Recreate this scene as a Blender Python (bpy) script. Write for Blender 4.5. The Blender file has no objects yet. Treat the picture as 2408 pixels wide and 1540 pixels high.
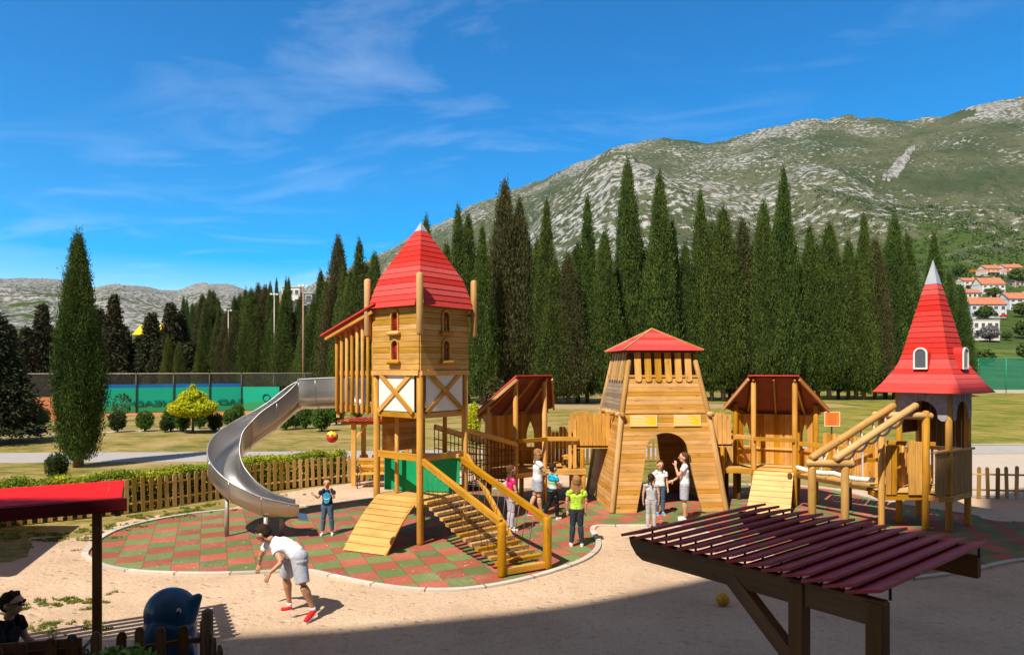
import bpy, bmesh, math, random
import numpy as np
from mathutils import Vector, Matrix, geometry
V=Vector; PI=math.pi; R=math.radians
random.seed(7); RNG=np.random.default_rng(7)
SC=bpy.context.scene; COL=SC.collection
F=1605.0; CX=1204.0; HY=865.0; H=3.8          # lens model of the camera: focal length, principal column, horizon row, eye height
def gp(x,y,h=0.0):
    z=F*(H-h)/(y-HY); return V(((x-CX)*z/F,z,h))
def pz(x,y,Y): return V(((x-CX)*Y/F,Y,H-(y-HY)*Y/F))

# ---------------------------------------------------------------- materials
def newmat(name):
    m=bpy.data.materials.new(name); m.use_nodes=True; nt=m.node_tree
    for n in list(nt.nodes): nt.nodes.remove(n)
    out=nt.nodes.new('ShaderNodeOutputMaterial'); b=nt.nodes.new('ShaderNodeBsdfPrincipled')
    nt.links.new(b.outputs[0],out.inputs[0])
    return m,nt,b
class N:
    """tiny node helper"""
    def __init__(s,nt): s.nt=nt
    def n(s,t,**k):
        n=s.nt.nodes.new(t)
        for a,v in k.items(): setattr(n,a,v)
        return n
    def l(s,a,b): s.nt.links.new(a,b)
    def inp(s,sock,v):
        if hasattr(v,'is_linked') or isinstance(v,bpy.types.NodeSocket): s.l(v,sock)
        else: sock.default_value=v
    def math(s,op,a,b=0.0,c=None,clamp=False):
        n=s.n('ShaderNodeMath',operation=op,use_clamp=clamp); s.inp(n.inputs[0],a); s.inp(n.inputs[1],b)
        if c is not None: s.inp(n.inputs[2],c)
        return n.outputs[0]
    def mix(s,f,a,b,bt='MIX'):
        n=s.n('ShaderNodeMix',data_type='RGBA',blend_type=bt); s.inp(n.inputs[0],f)
        for k,v in ((6,a),(7,b)):
            if isinstance(v,tuple) and len(v)==3: v=v+(1,)
            s.inp(n.inputs[k],v)
        return n.outputs[2]
    def noise(s,vec,scale,detail=3,rough=.55,dist=0):
        n=s.n('ShaderNodeTexNoise'); n.inputs['Scale'].default_value=scale; n.inputs['Detail'].default_value=detail
        n.inputs['Roughness'].default_value=rough; n.inputs['Distortion'].default_value=dist
        if vec is not None: s.l(vec,n.inputs['Vector'])
        return n.outputs['Fac']
    def ramp(s,f,pts):
        n=s.n('ShaderNodeValToRGB'); e=n.color_ramp.elements
        while len(e)<len(pts): e.new(.5)
        for i,(p,c) in enumerate(pts):
            e[i].position=p; e[i].color=(c+(1,)) if isinstance(c,tuple) else (c,c,c,1)
        s.l(f,n.inputs[0]); return n.outputs[0]
    def mapping(s,vec,scale=(1,1,1),rot=(0,0,0),loc=(0,0,0)):
        n=s.n('ShaderNodeMapping'); s.l(vec,n.inputs[0]); n.inputs['Scale'].default_value=scale
        n.inputs['Rotation'].default_value=rot; n.inputs['Location'].default_value=loc; return n.outputs[0]
    def bump(s,h,strength,dist,b):
        n=s.n('ShaderNodeBump'); n.inputs['Strength'].default_value=strength; n.inputs['Distance'].default_value=dist
        s.l(h,n.inputs['Height']); s.l(n.outputs[0],b.inputs['Normal'])
def setp(b,rough=.8,spec=.3,metal=0):
    b.inputs['Roughness'].default_value=rough; b.inputs['Specular IOR Level'].default_value=spec; b.inputs['Metallic'].default_value=metal
def wood(name,c1,c2,pitch=0,rough=.62,groove=.07,var=.25,gd=.25):
    m,nt,b=newmat(name); q=N(nt); setp(b,rough,.25)
    uv=q.n('ShaderNodeUVMap').outputs[0]
    g=q.noise(q.mapping(uv,(1.3,22,1)),1.0,4,.6,.6)
    g2=q.noise(q.mapping(uv,(1.2,2.5,1)),1.0,3,.6,.3)
    kn=q.noise(q.mapping(uv,(2.2,6,1)),1.6,1,.5)
    col=q.mix(q.ramp(g,[(.3,0.0),(.7,1.0)]),c1,c2)
    dark=tuple(x*.55 for x in c2)
    col=q.mix(q.ramp(g2,[(.42,0.0),(.75,.55)]),col,dark)
    col=q.mix(q.ramp(kn,[(.70,0.0),(.76,.6)]),col,tuple(x*.3 for x in c1))
    oi=q.n('ShaderNodeObjectInfo').outputs['Random']
    r=oi; hh=g
    if pitch:
        sx=q.n('ShaderNodeSeparateXYZ'); q.l(uv,sx.inputs[0])
        v=q.math('DIVIDE',sx.outputs[1],pitch); fl=q.math('FLOOR',v); fr=q.math('SUBTRACT',v,fl)
        wn=q.n('ShaderNodeTexWhiteNoise',noise_dimensions='1D'); q.l(fl,wn.inputs['W'])
        r=wn.outputs[0]
        e=q.math('ABSOLUTE',q.math('SUBTRACT',fr,.5))
        gr=q.ramp(e,[(.5-groove,0.0),(.5-groove*.25,1.0)])
        col=q.mix(gr,col,tuple(x*gd for x in c1))
        hh=q.math('SUBTRACT',q.math('MULTIPLY',g,.15),gr)
    hs=q.n('ShaderNodeHueSaturation'); q.l(col,hs.inputs['Color'])
    q.l(q.math('ADD',q.math('MULTIPLY',r,var*1.6),1-var*.8),hs.inputs['Value'])
    q.l(q.math('ADD',q.math('MULTIPLY',r,-.2),1.08),hs.inputs['Saturation'])
    q.l(hs.outputs[0],b.inputs['Base Color'])
    q.bump(hh,.5,.012 if pitch else .004,b)
    return m
def plain(name,c,rough=.7,spec=.3,metal=0,nscale=6,namt=.18,bump=0,isl=0):
    m,nt,b=newmat(name); q=N(nt); setp(b,rough,spec,metal)
    tc=q.n('ShaderNodeTexCoord').outputs['Object']
    n=q.noise(tc,nscale,4,.6)
    lo=tuple(x*(1-namt) for x in c); hi=tuple(min(1,x*(1+namt)) for x in c)
    col=q.mix(q.ramp(n,[(.3,0.0),(.7,1.0)]),lo,hi)
    if isl:   # board to board differences, faded streaks and grime of a painted timber surface
        geo=q.n('ShaderNodeNewGeometry'); hs=q.n('ShaderNodeHueSaturation'); big=q.noise(tc,2.3,5,.7)
        q.l(q.mix(q.ramp(big,[(.50,0.0),(.80,.10)]),col,tuple(min(1,x*.8+.05) for x in c)),hs.inputs['Color'])
        q.l(q.math('ADD',q.math('MULTIPLY',geo.outputs['Random Per Island'],isl),1-isl*.5),hs.inputs['Value'])
        q.l(q.math('ADD',q.math('MULTIPLY',geo.outputs['Random Per Island'],-.12),1.03),hs.inputs['Saturation']); col=hs.outputs[0]
    q.l(col,b.inputs['Base Color'])
    if bump: q.bump(n,.4,bump,b)
    return m
def leafmat(name,c1,c2,c3=None,var=.5,trans=.25):
    m,nt,b=newmat(name); q=N(nt); setp(b,.75,.15)
    geo=q.n('ShaderNodeNewGeometry'); rnd=geo.outputs['Random Per Island']
    tc=q.n('ShaderNodeTexCoord').outputs['Object']
    n=q.noise(q.mapping(tc,(1,1,.28)),1.1,4,.7)
    col=q.mix(q.ramp(n,[(.40,0.0),(.60,1.0)]),c1,c2)
    if c3: col=q.mix(q.ramp(rnd,[(.80,0.0),(.9,.45)]),col,c3)
    oi=q.n('ShaderNodeObjectInfo').outputs['Random']
    hs=q.n('ShaderNodeHueSaturation'); q.l(col,hs.inputs['Color'])
    q.l(q.math('ADD',q.math('MULTIPLY',rnd,var),1-var*.5),hs.inputs['Value'])
    q.l(q.math('ADD',q.math('MULTIPLY',oi,.03),.485),hs.inputs['Hue'])
    q.l(hs.outputs[0],b.inputs['Base Color'])
    tr=q.n('ShaderNodeBsdfTranslucent'); q.l(hs.outputs[0],tr.inputs[0])
    mx=q.n('ShaderNodeMixShader'); mx.inputs[0].default_value=trans; q.l(b.outputs[0],mx.inputs[1]); q.l(tr.outputs[0],mx.inputs[2])
    q.l(mx.outputs[0],[n_ for n_ in nt.nodes if n_.type=='OUTPUT_MATERIAL'][0].inputs[0])
    return m
M={}
def mk():
    M['wood']=wood('golden_wood',(.74,.38,.055),(.50,.23,.028),var=.36)
    M['woodp']=wood('golden_planks',(.70,.39,.08),(.46,.23,.04),pitch=.125)
    M['pale']=wood('pale_wood',(.64,.37,.115),(.46,.24,.065))
    M['palep']=wood('pale_planks',(.74,.39,.10),(.52,.25,.055),pitch=.118,var=.17,groove=.05,gd=.38)
    M['vert']=wood('upright_planks',(.72,.35,.05),(.48,.20,.025),pitch=.14,var=.2,groove=.04,gd=.45)
    M['ramp']=wood('ramp_board',(.68,.42,.14),(.50,.28,.075))
    M['fence']=wood('picket_wood',(.60,.36,.10),(.38,.22,.07),var=.6)
    M['fencesh']=wood('shaded_picket_wood',(.17,.085,.03),(.10,.05,.02),var=.3)  # picket wood with the shade of the near fences put into its colour
    M['brownw']=wood('warm_brown_wood',(.50,.24,.045),(.34,.15,.025))
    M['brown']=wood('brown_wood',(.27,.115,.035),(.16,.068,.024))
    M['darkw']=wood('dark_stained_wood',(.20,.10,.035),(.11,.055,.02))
    M['dimside']=wood('dim_side_planks',(.42,.28,.165),(.27,.185,.115),pitch=.10)  # greyer planks: the castle's dimmer left side light is put into the colour
    M['log']=wood('pale_log',(.64,.38,.14),(.48,.26,.08))
    M['red']=plain('red_roof_board',(.57,.036,.027),.65,.10,nscale=14,namt=.10,isl=.12)
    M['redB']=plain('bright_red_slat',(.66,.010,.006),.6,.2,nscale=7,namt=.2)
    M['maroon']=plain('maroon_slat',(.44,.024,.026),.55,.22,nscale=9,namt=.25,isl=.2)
    M['rust']=plain('rusty_pole',(.34,.20,.15),.7,.3,.1,nscale=3)
    M['maroonsh']=plain('shaded_maroon_fascia',(.13,.008,.010),.6,.2)  # maroon darkened in the colour for the shade lying on the fascia
    M['stoned']=plain('stone_joint',(.20,.18,.20),.8,.2)
    M['rimst']=plain('rolled_steel_rim',(.36,.36,.36),.5,.4,.7)
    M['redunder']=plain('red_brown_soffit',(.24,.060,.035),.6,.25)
    M['silver']=plain('silver_sheet',(.42,.43,.47),.4,.5,.1,namt=.08)
    M['white']=plain('white_panel',(.78,.76,.72),.5,.3,nscale=3,namt=.04)
    M['green']=plain('green_panel',(.005,.33,.13),.45,.3,nscale=4,namt=.08)
    M['grid']=plain('red_netting',(.55,.03,.04),.6,.2,namt=.1)
    M['dark']=plain('dark_interior',(.02,.014,.01),.9,.1)
    M['chain']=plain('steel_chain',(.22,.19,.16),.45,.5,.6,namt=.2)
    M['rope']=plain('brown_rope',(.13,.05,.03),.9,.1,namt=.3,nscale=30)
    M['wrope']=plain('white_rope',(.72,.68,.60),.85,.15,namt=.2,nscale=30)
    M['yel']=plain('yellow_plaque',(.86,.52,.02),.45,.35,namt=.05)
    M['ora']=plain('orange_plaque',(.80,.22,.02),.45,.35,namt=.05)
    M['wht']=plain('white_paint',(.8,.78,.74),.5,.3,namt=.04)
    M['stone']=plain('grey_stone_panel',(.36,.33,.36),.8,.2,nscale=5,namt=.2,bump=.01)
    M['glass']=plain('grey_glazing',(.09,.10,.12),.25,.5,namt=.15)
    M['metal']=plain('dark_iron',(.05,.05,.05),.5,.4,.5)
    M['pole']=plain('galvanised_pole',(.42,.38,.35),.5,.4,.3)
    M['concrete']=plain('pale_concrete',(.52,.47,.42),.85,.2,nscale=4,namt=.12)
    M['bark']=plain('bark',(.13,.095,.07),.95,.1,nscale=8,namt=.35,bump=.03)
    # stainless steel with long brushed streaks
    m,nt,b=newmat('brushed_steel'); q=N(nt); setp(b,.3,.5,1)
    uv=q.n('ShaderNodeUVMap').outputs[0]
    n1=q.noise(q.mapping(uv,(1.2,40,1)),1,4,.6); n2=q.noise(q.mapping(uv,(1.5,3,1)),1,3)
    q.l(q.mix(n2,(.50,.49,.49),(.68,.67,.66)),b.inputs['Base Color'])
    q.l(q.math('ADD',q.math('MULTIPLY',n1,.22),.22),b.inputs['Roughness']); q.bump(n1,.12,.004,b); M['steel']=m
    # foliage
    M['cyp']=leafmat('cypress_foliage',(.033,.062,.014),(.092,.145,.026),(.12,.14,.035),.55,.10)
    M['cypb']=leafmat('cypress_foliage_brown',(.050,.055,.020),(.095,.098,.030),(.12,.10,.05),.7,.1)
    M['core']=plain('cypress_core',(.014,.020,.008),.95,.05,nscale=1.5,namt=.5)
    M['con']=leafmat('dark_conifer_foliage',(.024,.036,.016),(.045,.055,.022),(.07,.06,.035),.6,.08)
    M['bush']=leafmat('clipped_bush_foliage',(.05,.11,.016),(.10,.19,.025),(.18,.25,.05),.6,.2)
    M['bushd']=leafmat('dark_bush_foliage',(.03,.055,.014),(.05,.085,.02),(.08,.12,.03),.6,.15)
    M['yelb']=leafmat('yellow_bush_foliage',(.62,.60,.02),(.45,.52,.02),(.78,.75,.08),.5,.3)
    M['hedge']=leafmat('hedge_foliage',(.16,.24,.02),(.42,.44,.03),(.62,.58,.09),.6,.3)
    M['near']=leafmat('near_shrub_foliage',(.10,.20,.03),(.20,.32,.05),(.30,.42,.09),.5,.3)
    M['wood_far']=leafmat('far_tree_foliage',(.075,.13,.022),(.13,.20,.04),(.18,.25,.07),.7,.12)
    M['woodl']=leafmat('woodland_foliage',(.045,.085,.018),(.085,.13,.030),(.12,.17,.05),.6,.05)
    M['lil']=leafmat('lilac_bush_foliage',(.25,.22,.24),(.38,.33,.36),(.1,.14,.05),.5,.2)
    M['grass']=leafmat('grass_blade',(.12,.17,.02),(.24,.26,.04),(.42,.36,.13),.5,.2)
mk()

# ---------------------------------------------------------------- mesh builder
class MB:
    def __init__(s): s.v=[]; s.f=[]; s.uv=[]; s.sm=[]
    def face(s,idx,uv,smooth=False): s.f.append(idx); s.uv.append(uv); s.sm.append(smooth)
    def beam(s,p0,p1,w,h,up=(0,0,1)):
        p0=V(p0);p1=V(p1);d=(p1-p0);L=d.length
        if L<1e-6: return s
        d/=L; up=V(up)
        if abs(d.dot(up))>.98: up=V((0,1,0)) if abs(d.y)<.9 else V((1,0,0))
        x=d.cross(up).normalized(); y=x.cross(d).normalized()
        return s.obox(p0,d,x,y,L,w,h)
    def obox(s,p0,d,x,y,L,w,h):
        b=len(s.v); o=random.random()*20; o2=random.random()*20
        for t in (0,L):
            for a,c in ((-1,-1),(1,-1),(1,1),(-1,1)):
                s.v.append(p0+d*t+x*(a*w/2)+y*(c*h/2))
        per=[0,w,w+h,2*w+h,2*w+2*h]
        for i in range(4):
            j=(i+1)%4
            s.face((b+i,b+j,b+4+j,b+4+i),[(o,o2+per[i]),(o,o2+per[i+1]),(o+L,o2+per[i+1]),(o+L,o2+per[i])])
        s.face((b+3,b+2,b+1,b),[(o,o2),(o,o2+w),(o+h,o2+w),(o+h,o2)])
        s.face((b+4,b+5,b+6,b+7),[(o,o2),(o,o2+w),(o+h,o2+w),(o+h,o2)])
        return s
    def box(s,c,sx,sy,sz,fr=None):
        ax=[V((1,0,0)),V((0,1,0)),V((0,0,1))]
        if fr is not None: ax=[fr.a,fr.b,V((0,0,1))]
        c=V(c); S=[sx,sy,sz]; k=max(range(3),key=lambda i:S[i]); i,j=(k+1)%3,(k+2)%3
        return s.obox(c-ax[k]*S[k]/2,ax[k],ax[i],ax[j],S[k],S[i],S[j])
    def tube(s,pts,rads,n=10,caps=True,round_end=False,smooth=True,closed=False):
        pts=[V(p) for p in pts]
        if not hasattr(rads,'__len__'): rads=[rads]*len(pts)
        rads=list(rads)
        if round_end:
            d=(pts[-1]-pts[-2]).normalized(); r=rads[-1]
            e=pts[-1]
            pts=pts[:-1]+[e-d*r*.55,e-d*r*.2,e]; rads=rads[:-1]+[r,r*.82,r*.45]
            d=(pts[0]-pts[1]).normalized(); r=rads[0]; e=pts[0]
            pts=[e,e-d*r*.2,e-d*r*.55]+pts[1:]; rads=[r*.45,r*.82,r]+rads[1:]
        m=len(pts); b=len(s.v); o=random.random()*20; o2=random.random()*20
        px=None; acc=0; us=[]
        for i,p in enumerate(pts):
            if closed: d=(pts[(i+1)%m]-pts[i-1])
            else: d=(pts[min(i+1,m-1)]-pts[max(i-1,0)])
            d=d.normalized() if d.length>0 else V((0,0,1))
            if px is None:
                px=d.orthogonal().normalized()
            px=(px-d*px.dot(d)).normalized(); py=d.cross(px)
            if i: acc+=(pts[i]-pts[i-1]).length
            us.append(acc)
            for k in range(n):
                a=2*PI*k/n; s.v.append(p+(px*math.cos(a)+py*math.sin(a))*rads[i])
        rr=max(rads)
        for i in range(m if closed else m-1):
            i2=(i+1)%m
            for k in range(n):
                k2=(k+1)%n; v0=o2+2*PI*rr*k/n; v1=o2+2*PI*rr*(k+1)/n
                s.face((b+i*n+k,b+i*n+k2,b+i2*n+k2,b+i2*n+k),[(o+us[i],v0),(o+us[i],v1),(o+us[i2],v1),(o+us[i2],v0)],smooth)
        if caps and not closed:
            s.face(tuple(b+k for k in reversed(range(n))),[(o+rads[0]*math.cos(2*PI*k/n),o2+rads[0]*math.sin(2*PI*k/n)) for k in reversed(range(n))])
            e=b+(m-1)*n
            s.face(tuple(e+k for k in range(n)),[(o+rads[-1]*math.cos(2*PI*k/n),o2+rads[-1]*math.sin(2*PI*k/n)) for k in range(n)])
        return s
    def log(s,p0,p1,r,n=12,rnd=True): return s.tube([p0,p1],r,n,True,rnd)
    def ell(s,c,rx,ry,rz,nu=14,nv=9,ax=None):
        c=V(c); ax=ax or (V((1,0,0)),V((0,1,0)),V((0,0,1))); b=len(s.v)
        for j in range(nv+1):
            t=PI*j/nv
            for i in range(nu):
                a=2*PI*i/nu
                s.v.append(c+ax[0]*(rx*math.sin(t)*math.cos(a))+ax[1]*(ry*math.sin(t)*math.sin(a))+ax[2]*(rz*math.cos(t)))
        for j in range(nv):
            for i in range(nu):
                k=(i+1)%nu
                s.face((b+j*nu+i,b+(j+1)*nu+i,b+(j+1)*nu+k,b+j*nu+k),[(i/nu,j/nv),(i/nu,(j+1)/nv),((i+1)/nu,(j+1)/nv),((i+1)/nu,j/nv)],True)
        return s
    def plate(s,outer,holes,th,o,xd,yd,vgrain=False):
        """flat board cut to an outline (2-D, metres) with holes, th thick, lying in the xd/yd plane at o"""
        o=V(o); xd=V(xd).normalized(); yd=V(yd).normalized(); nz=xd.cross(yd).normalized()
        loops=[outer]+list(holes); flat=[p for l in loops for p in l]
        tris=geometry.tessellate_polygon([[V((p[0],p[1],0)) for p in l] for l in loops])
        b=len(s.v); n=len(flat); ou=random.random()*5
        for k in (0,1):
            for p in flat: s.v.append(o+xd*p[0]+yd*p[1]-nz*(th*k))
        U=(lambda p:(p[1]+ou,p[0])) if vgrain else (lambda p:(p[0]+ou,p[1]))
        for t in tris:
            a=[flat[i] for i in t]; ar=(a[1][0]-a[0][0])*(a[2][1]-a[0][1])-(a[2][0]-a[0][0])*(a[1][1]-a[0][1])
            if ar<0: t=tuple(reversed(t)); a=a[::-1]
            s.face(tuple(b+i for i in t),[U(p) for p in a])
            s.face(tuple(b+n+i for i in reversed(t)),[U(p) for p in a[::-1]])
        st=0
        for l in loops:
            m=len(l)
            for i in range(m):
                j=(i+1)%m; p,q_=l[i],l[j]
                s.face((b+st+i,b+st+j,b+n+st+j,b+n+st+i),[U(p),U(q_),U((q_[0]+th*.3,q_[1]+th*.3)),U((p[0]+th*.3,p[1]+th*.3))])
            st+=m
        return s
    def quad(s,a,b_,c,d,th=0.02):
        """thick quad panel from four corners"""
        P=[V(a),V(b_),V(c),V(d)]; n=(P[1]-P[0]).cross(P[3]-P[0]).normalized()
        b=len(s.v); o=random.random()*20; o2=random.random()*20
        L=(P[1]-P[0]).length; Wd=(P[3]-P[0]).length
        for k in (0,1):
            for p in P: s.v.append(p-n*th*k)
        uv=[(o,o2),(o+L,o2),(o+L,o2+Wd),(o,o2+Wd)]
        s.face((b,b+1,b+2,b+3),uv); s.face((b+7,b+6,b+5,b+4),uv[::-1])
        for i in range(4):
            j=(i+1)%4; s.face((b+i,b+4+i,b+4+j,b+j),[(o,o2),(o,o2+th),(o+L,o2+th),(o+L,o2)])
        return s
    def build(s,name,mat,parent=None,label=None,bevel=0,kind=None):
        off=origin(parent) if parent else V((0,0,0))
        me=bpy.data.meshes.new(name); me.from_pydata([tuple(v-off) for v in s.v],[],s.f)
        uvl=me.uv_layers.new(name='UVMap'); fl=[c for u in s.uv for p in u for c in p]
        uvl.data.foreach_set('uv',fl)
        me.polygons.foreach_set('use_smooth',s.sm)
        bm=bmesh.new(); bm.from_mesh(me); bmesh.ops.recalc_face_normals(bm,faces=bm.faces); bm.to_mesh(me); bm.free()
        me.materials.append(mat if not isinstance(mat,str) else M[mat])
        o=bpy.data.objects.new(name,me); COL.objects.link(o); o.parent=parent
        if label: o['label']=label
        if kind: o['kind']=kind
        if bevel:
            bv=o.modifiers.new('bevel','BEVEL'); bv.width=bevel; bv.segments=1; bv.limit_method='ANGLE'
        return o
def origin(o):
    p=V((0,0,0))
    while o is not None: p=p+o.location; o=o.parent
    return p
def tag(o,label=None,cat=None,group=None,kind=None):
    if label: o['label']=label
    if cat: o['category']=cat
    if group: o['group']=group
    if kind: o['kind']=kind
    return o
def thing(name,label,cat,loc,group=None):
    o=bpy.data.objects.new(name,None); o.empty_display_size=.2; o.location=V(loc); COL.objects.link(o)
    return tag(o,label,cat,group)
def solo(name,mb,mat,label,cat,loc,group=None):
    """a thing that is one mesh, with its origin at loc"""
    loc=V(loc); mb.v=[v-loc for v in mb.v]
    o=mb.build(name,mat); o.location=loc
    return tag(o,label,cat,group)
def copytree(o,parent=None):
    c=o.copy(); COL.objects.link(c)
    if parent is not None: c.parent=parent
    for ch in [x for x in o.children]: copytree(ch,c)
    return c
class Fr:
    """horizontal frame: origin o, first axis at angle"""
    def __init__(s,o,a): s.o=V(o); s.a=V((a[0],a[1],0)).normalized(); s.b=V((-s.a.y,s.a.x,0))
    def __call__(s,u,v,h=0): return s.o+s.a*u+s.b*v+V((0,0,h))
def arch(x0,x1,y0,ys,n=12):
    """outline of a round-headed opening"""
    c=(x0+x1)/2; r=(x1-x0)/2
    return [(x0,y0),(x1,y0)]+[(c+r*math.cos(PI*k/n),ys+r*math.sin(PI*k/n)) for k in range(n+1)]
def gothic(x0,x1,y0,ys,yt):
    c=(x0+x1)/2; w=(x1-x0)/2
    P=[(x0,y0),(x1,y0)]
    for k in range(6):
        t=k/5; P.append((c+w*(1-t**1.6),ys+(yt-ys)*t))
    for k in range(4,-1,-1):
        t=k/5; P.append((c-w*(1-t**1.6),ys+(yt-ys)*t))
    return P
def npmesh(name,verts,faces4,mat,smooth=False):
    me=bpy.data.meshes.new(name); nv=len(verts); nf=len(faces4)
    me.vertices.add(nv); me.vertices.foreach_set('co',np.asarray(verts,dtype=np.float32).ravel())
    me.loops.add(nf*4); me.loops.foreach_set('vertex_index',np.asarray(faces4,dtype=np.int32).ravel())
    me.polygons.add(nf); me.polygons.foreach_set('loop_start',np.arange(0,nf*4,4,dtype=np.int32)); 
    try: me.polygons.foreach_set('loop_total',np.full(nf,4,dtype=np.int32))
    except Exception: pass
    me.polygons.foreach_set('use_smooth',np.full(nf,smooth))
    me.update(calc_edges=True); me.validate(); me.materials.append(M[mat] if isinstance(mat,str) else mat)
    return me
def leaves(name,C,L,W,mat):
    """diamond leaves: centres C, half long axes L, half width vectors W"""
    n=len(C); v=np.stack([C-L,C+W-L*.15,C+L,C-W-L*.15],1).reshape(-1,3)
    return npmesh(name,v,np.arange(n*4).reshape(-1,4),mat)
def unit(a): return a/np.maximum(np.linalg.norm(a,axis=-1,keepdims=True),1e-9)
def vnoise(x,y,seed=0):
    xi=np.floor(x).astype(np.int64); yi=np.floor(y).astype(np.int64); fx=x-xi; fy=y-yi
    fx=fx*fx*(3-2*fx); fy=fy*fy*(3-2*fy)
    def h(a,b):
        n=(a*374761393+b*668265263+seed*1442695041)&0xffffffff
        n=((n^(n>>13))*1274126177)&0xffffffff
        return ((n^(n>>16))&0xffff)/65535.0
    return (h(xi,yi)*(1-fx)+h(xi+1,yi)*fx)*(1-fy)+(h(xi,yi+1)*(1-fx)+h(xi+1,yi+1)*fx)*fy
def fbm(x,y,seed=0,o=5):
    s=0;a=.5;t=0
    for k in range(o): s=s+a*vnoise(x*2**k,y*2**k,seed+k); t+=a; a*=.5
    return s/t
# ================================================================ SUN, SKY, CAMERA
AZ=R(34.0); EL=R(54.0)                      # shadows fall 34 deg right of straight ahead
SUNV=V((-math.sin(AZ)*math.cos(EL),-math.cos(AZ)*math.cos(EL),math.sin(EL)))   # towards the sun
ld=bpy.data.lights.new('sun','SUN'); ld.energy=5.0; ld.angle=R(.5); ld.color=(1,.93,.80)
lo=bpy.data.objects.new('sun',ld); COL.objects.link(lo); lo.rotation_euler=SUNV.to_track_quat('Z','Y').to_euler(); lo.location=(0,-20,60)
W=bpy.data.worlds.new('World'); SC.world=W; W.use_nodes=True; nt=W.node_tree; q=N(nt)
for n_ in list(nt.nodes): nt.nodes.remove(n_)
wo=q.n('ShaderNodeOutputWorld'); bg=q.n('ShaderNodeBackground'); q.l(bg.outputs[0],wo.inputs[0])
sky=q.n('ShaderNodeTexSky'); sky.sky_type='NISHITA'; sky.sun_disc=False; sky.sun_elevation=EL; sky.sun_rotation=PI+AZ
sky.air_density=1.0; sky.dust_density=.5; sky.ozone_density=3.5; sky.altitude=50
tc=q.n('ShaderNodeTexCoord').outputs['Generated']
sp=q.n('ShaderNodeSeparateXYZ'); q.l(tc,sp.inputs[0])
den=q.math('ADD',q.math('MAXIMUM',sp.outputs[2],0.0),.16)
cb=q.n('ShaderNodeCombineXYZ'); q.l(q.math('DIVIDE',sp.outputs[0],den),cb.inputs[0]); q.l(q.math('DIVIDE',sp.outputs[1],den),cb.inputs[1])
c1=q.noise(q.mapping(cb.outputs[0],(.9,1.9,1),(0,0,R(12)),(7.3,2.1,0)),1.5,8,.60,.7)
c2=q.noise(q.mapping(cb.outputs[0],(.5,.8,1),(0,0,R(-10)),(.4,5.2,0)),1.0,3,.5,.3)
cl=q.math('MULTIPLY',q.ramp(c1,[(.50,0.0),(.84,1.0)]),q.ramp(c2,[(.43,0.0),(.62,1.0)]))
hs=q.n('ShaderNodeHueSaturation'); q.l(sky.outputs[0],hs.inputs['Color']); zz=q.math('DIVIDE',q.math('MAXIMUM',sp.outputs[2],0.0),.45,clamp=True); q.l(q.math('ADD',q.math('MULTIPLY',zz,1.5),1.35),hs.inputs['Saturation']); q.l(q.math('ADD',q.math('MULTIPLY',zz,-.22),1.46),hs.inputs['Value']); hs.inputs['Hue'].default_value=.50
col=q.mix(q.math('MULTIPLY',cl,.36),hs.outputs[0],(8.0,8.6,9.6))
# an added unseen veil behind and overhead, to bring neutral light into the shade
sky_fill=q.ramp(q.math('ADD',q.math('MULTIPLY',sp.outputs[1],-.6),q.math('MULTIPLY',sp.outputs[2],.9)),[(.30,0.0),(.62,.88)])
col=q.mix(sky_fill,col,(2.0,1.72,1.48))
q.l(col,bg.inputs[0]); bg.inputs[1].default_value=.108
cam=bpy.data.cameras.new('camera'); co=bpy.data.objects.new('camera',cam); COL.objects.link(co); SC.camera=co
co.location=(0,0,H); co.rotation_euler=(PI/2,0,0); cam.sensor_width=36; cam.lens=36*F/2408; cam.shift_y=(HY-770)/2408
cam.clip_start=.05; cam.clip_end=9000
SC.view_settings.view_transform='Standard'; SC.view_settings.look='None'; SC.view_settings.exposure=.46; SC.view_settings.gamma=1
SC.cycles.max_bounces=6; SC.cycles.diffuse_bounces=3; SC.cycles.transparent_max_bounces=12; SC.cycles.glossy_bounces=3
SC.cycles.sample_clamp_indirect=4

# ================================================================ GROUND MATERIALS
def groundmat(name,cols,scale,fine,bump=.02,rough=.95):
    m,nt,b=newmat(name); q=N(nt); setp(b,rough,.1)
    tc=q.n('ShaderNodeTexCoord').outputs['Object']
    n1=q.noise(tc,scale,8,.75); n2=q.noise(tc,fine,5,.8); n4=q.noise(q.mapping(tc,(.5,2.2,1)),scale*6,4,.7)
    c=q.ramp(q.math('ADD',q.math('MULTIPLY',n1,.6),q.math('MULTIPLY',n4,.4)),cols)
    c=q.mix(q.ramp(n2,[(.35,0.0),(.7,.55)]),c,q.mix(.5,c,(.02,.02,.01),'MULTIPLY'))
    q.l(c,b.inputs['Base Color']); q.bump(n2,.6,bump,b); return m
M['lawn']=groundmat('dry_lawn',[(.40,(.10,.115,.02)),(.46,(.19,.17,.035)),(.51,(.30,.225,.075)),(.58,(.40,.29,.125))],.30,7)
M['lawng']=groundmat('green_lawn',[(.40,(.07,.11,.015)),(.46,(.15,.17,.022)),(.52,(.26,.22,.045)),(.60,(.37,.28,.09))],.24,6)
M['asph']=groundmat('light_asphalt',[(.3,(.36,.33,.32)),(.7,(.44,.41,.39))],.6,20,.01)
M['pav']=groundmat('pale_paving',[(.3,(.46,.38,.32)),(.7,(.56,.47,.40))],.5,16,.01)
M['earth']=groundmat('bare_brown_earth',[(.3,(.30,.20,.11)),(.7,(.46,.33,.20))],.5,9,.03)
M['clay']=groundmat('orange_clay',[(.3,(.62,.16,.05)),(.7,(.72,.22,.08))],.4,10,.01)
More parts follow.
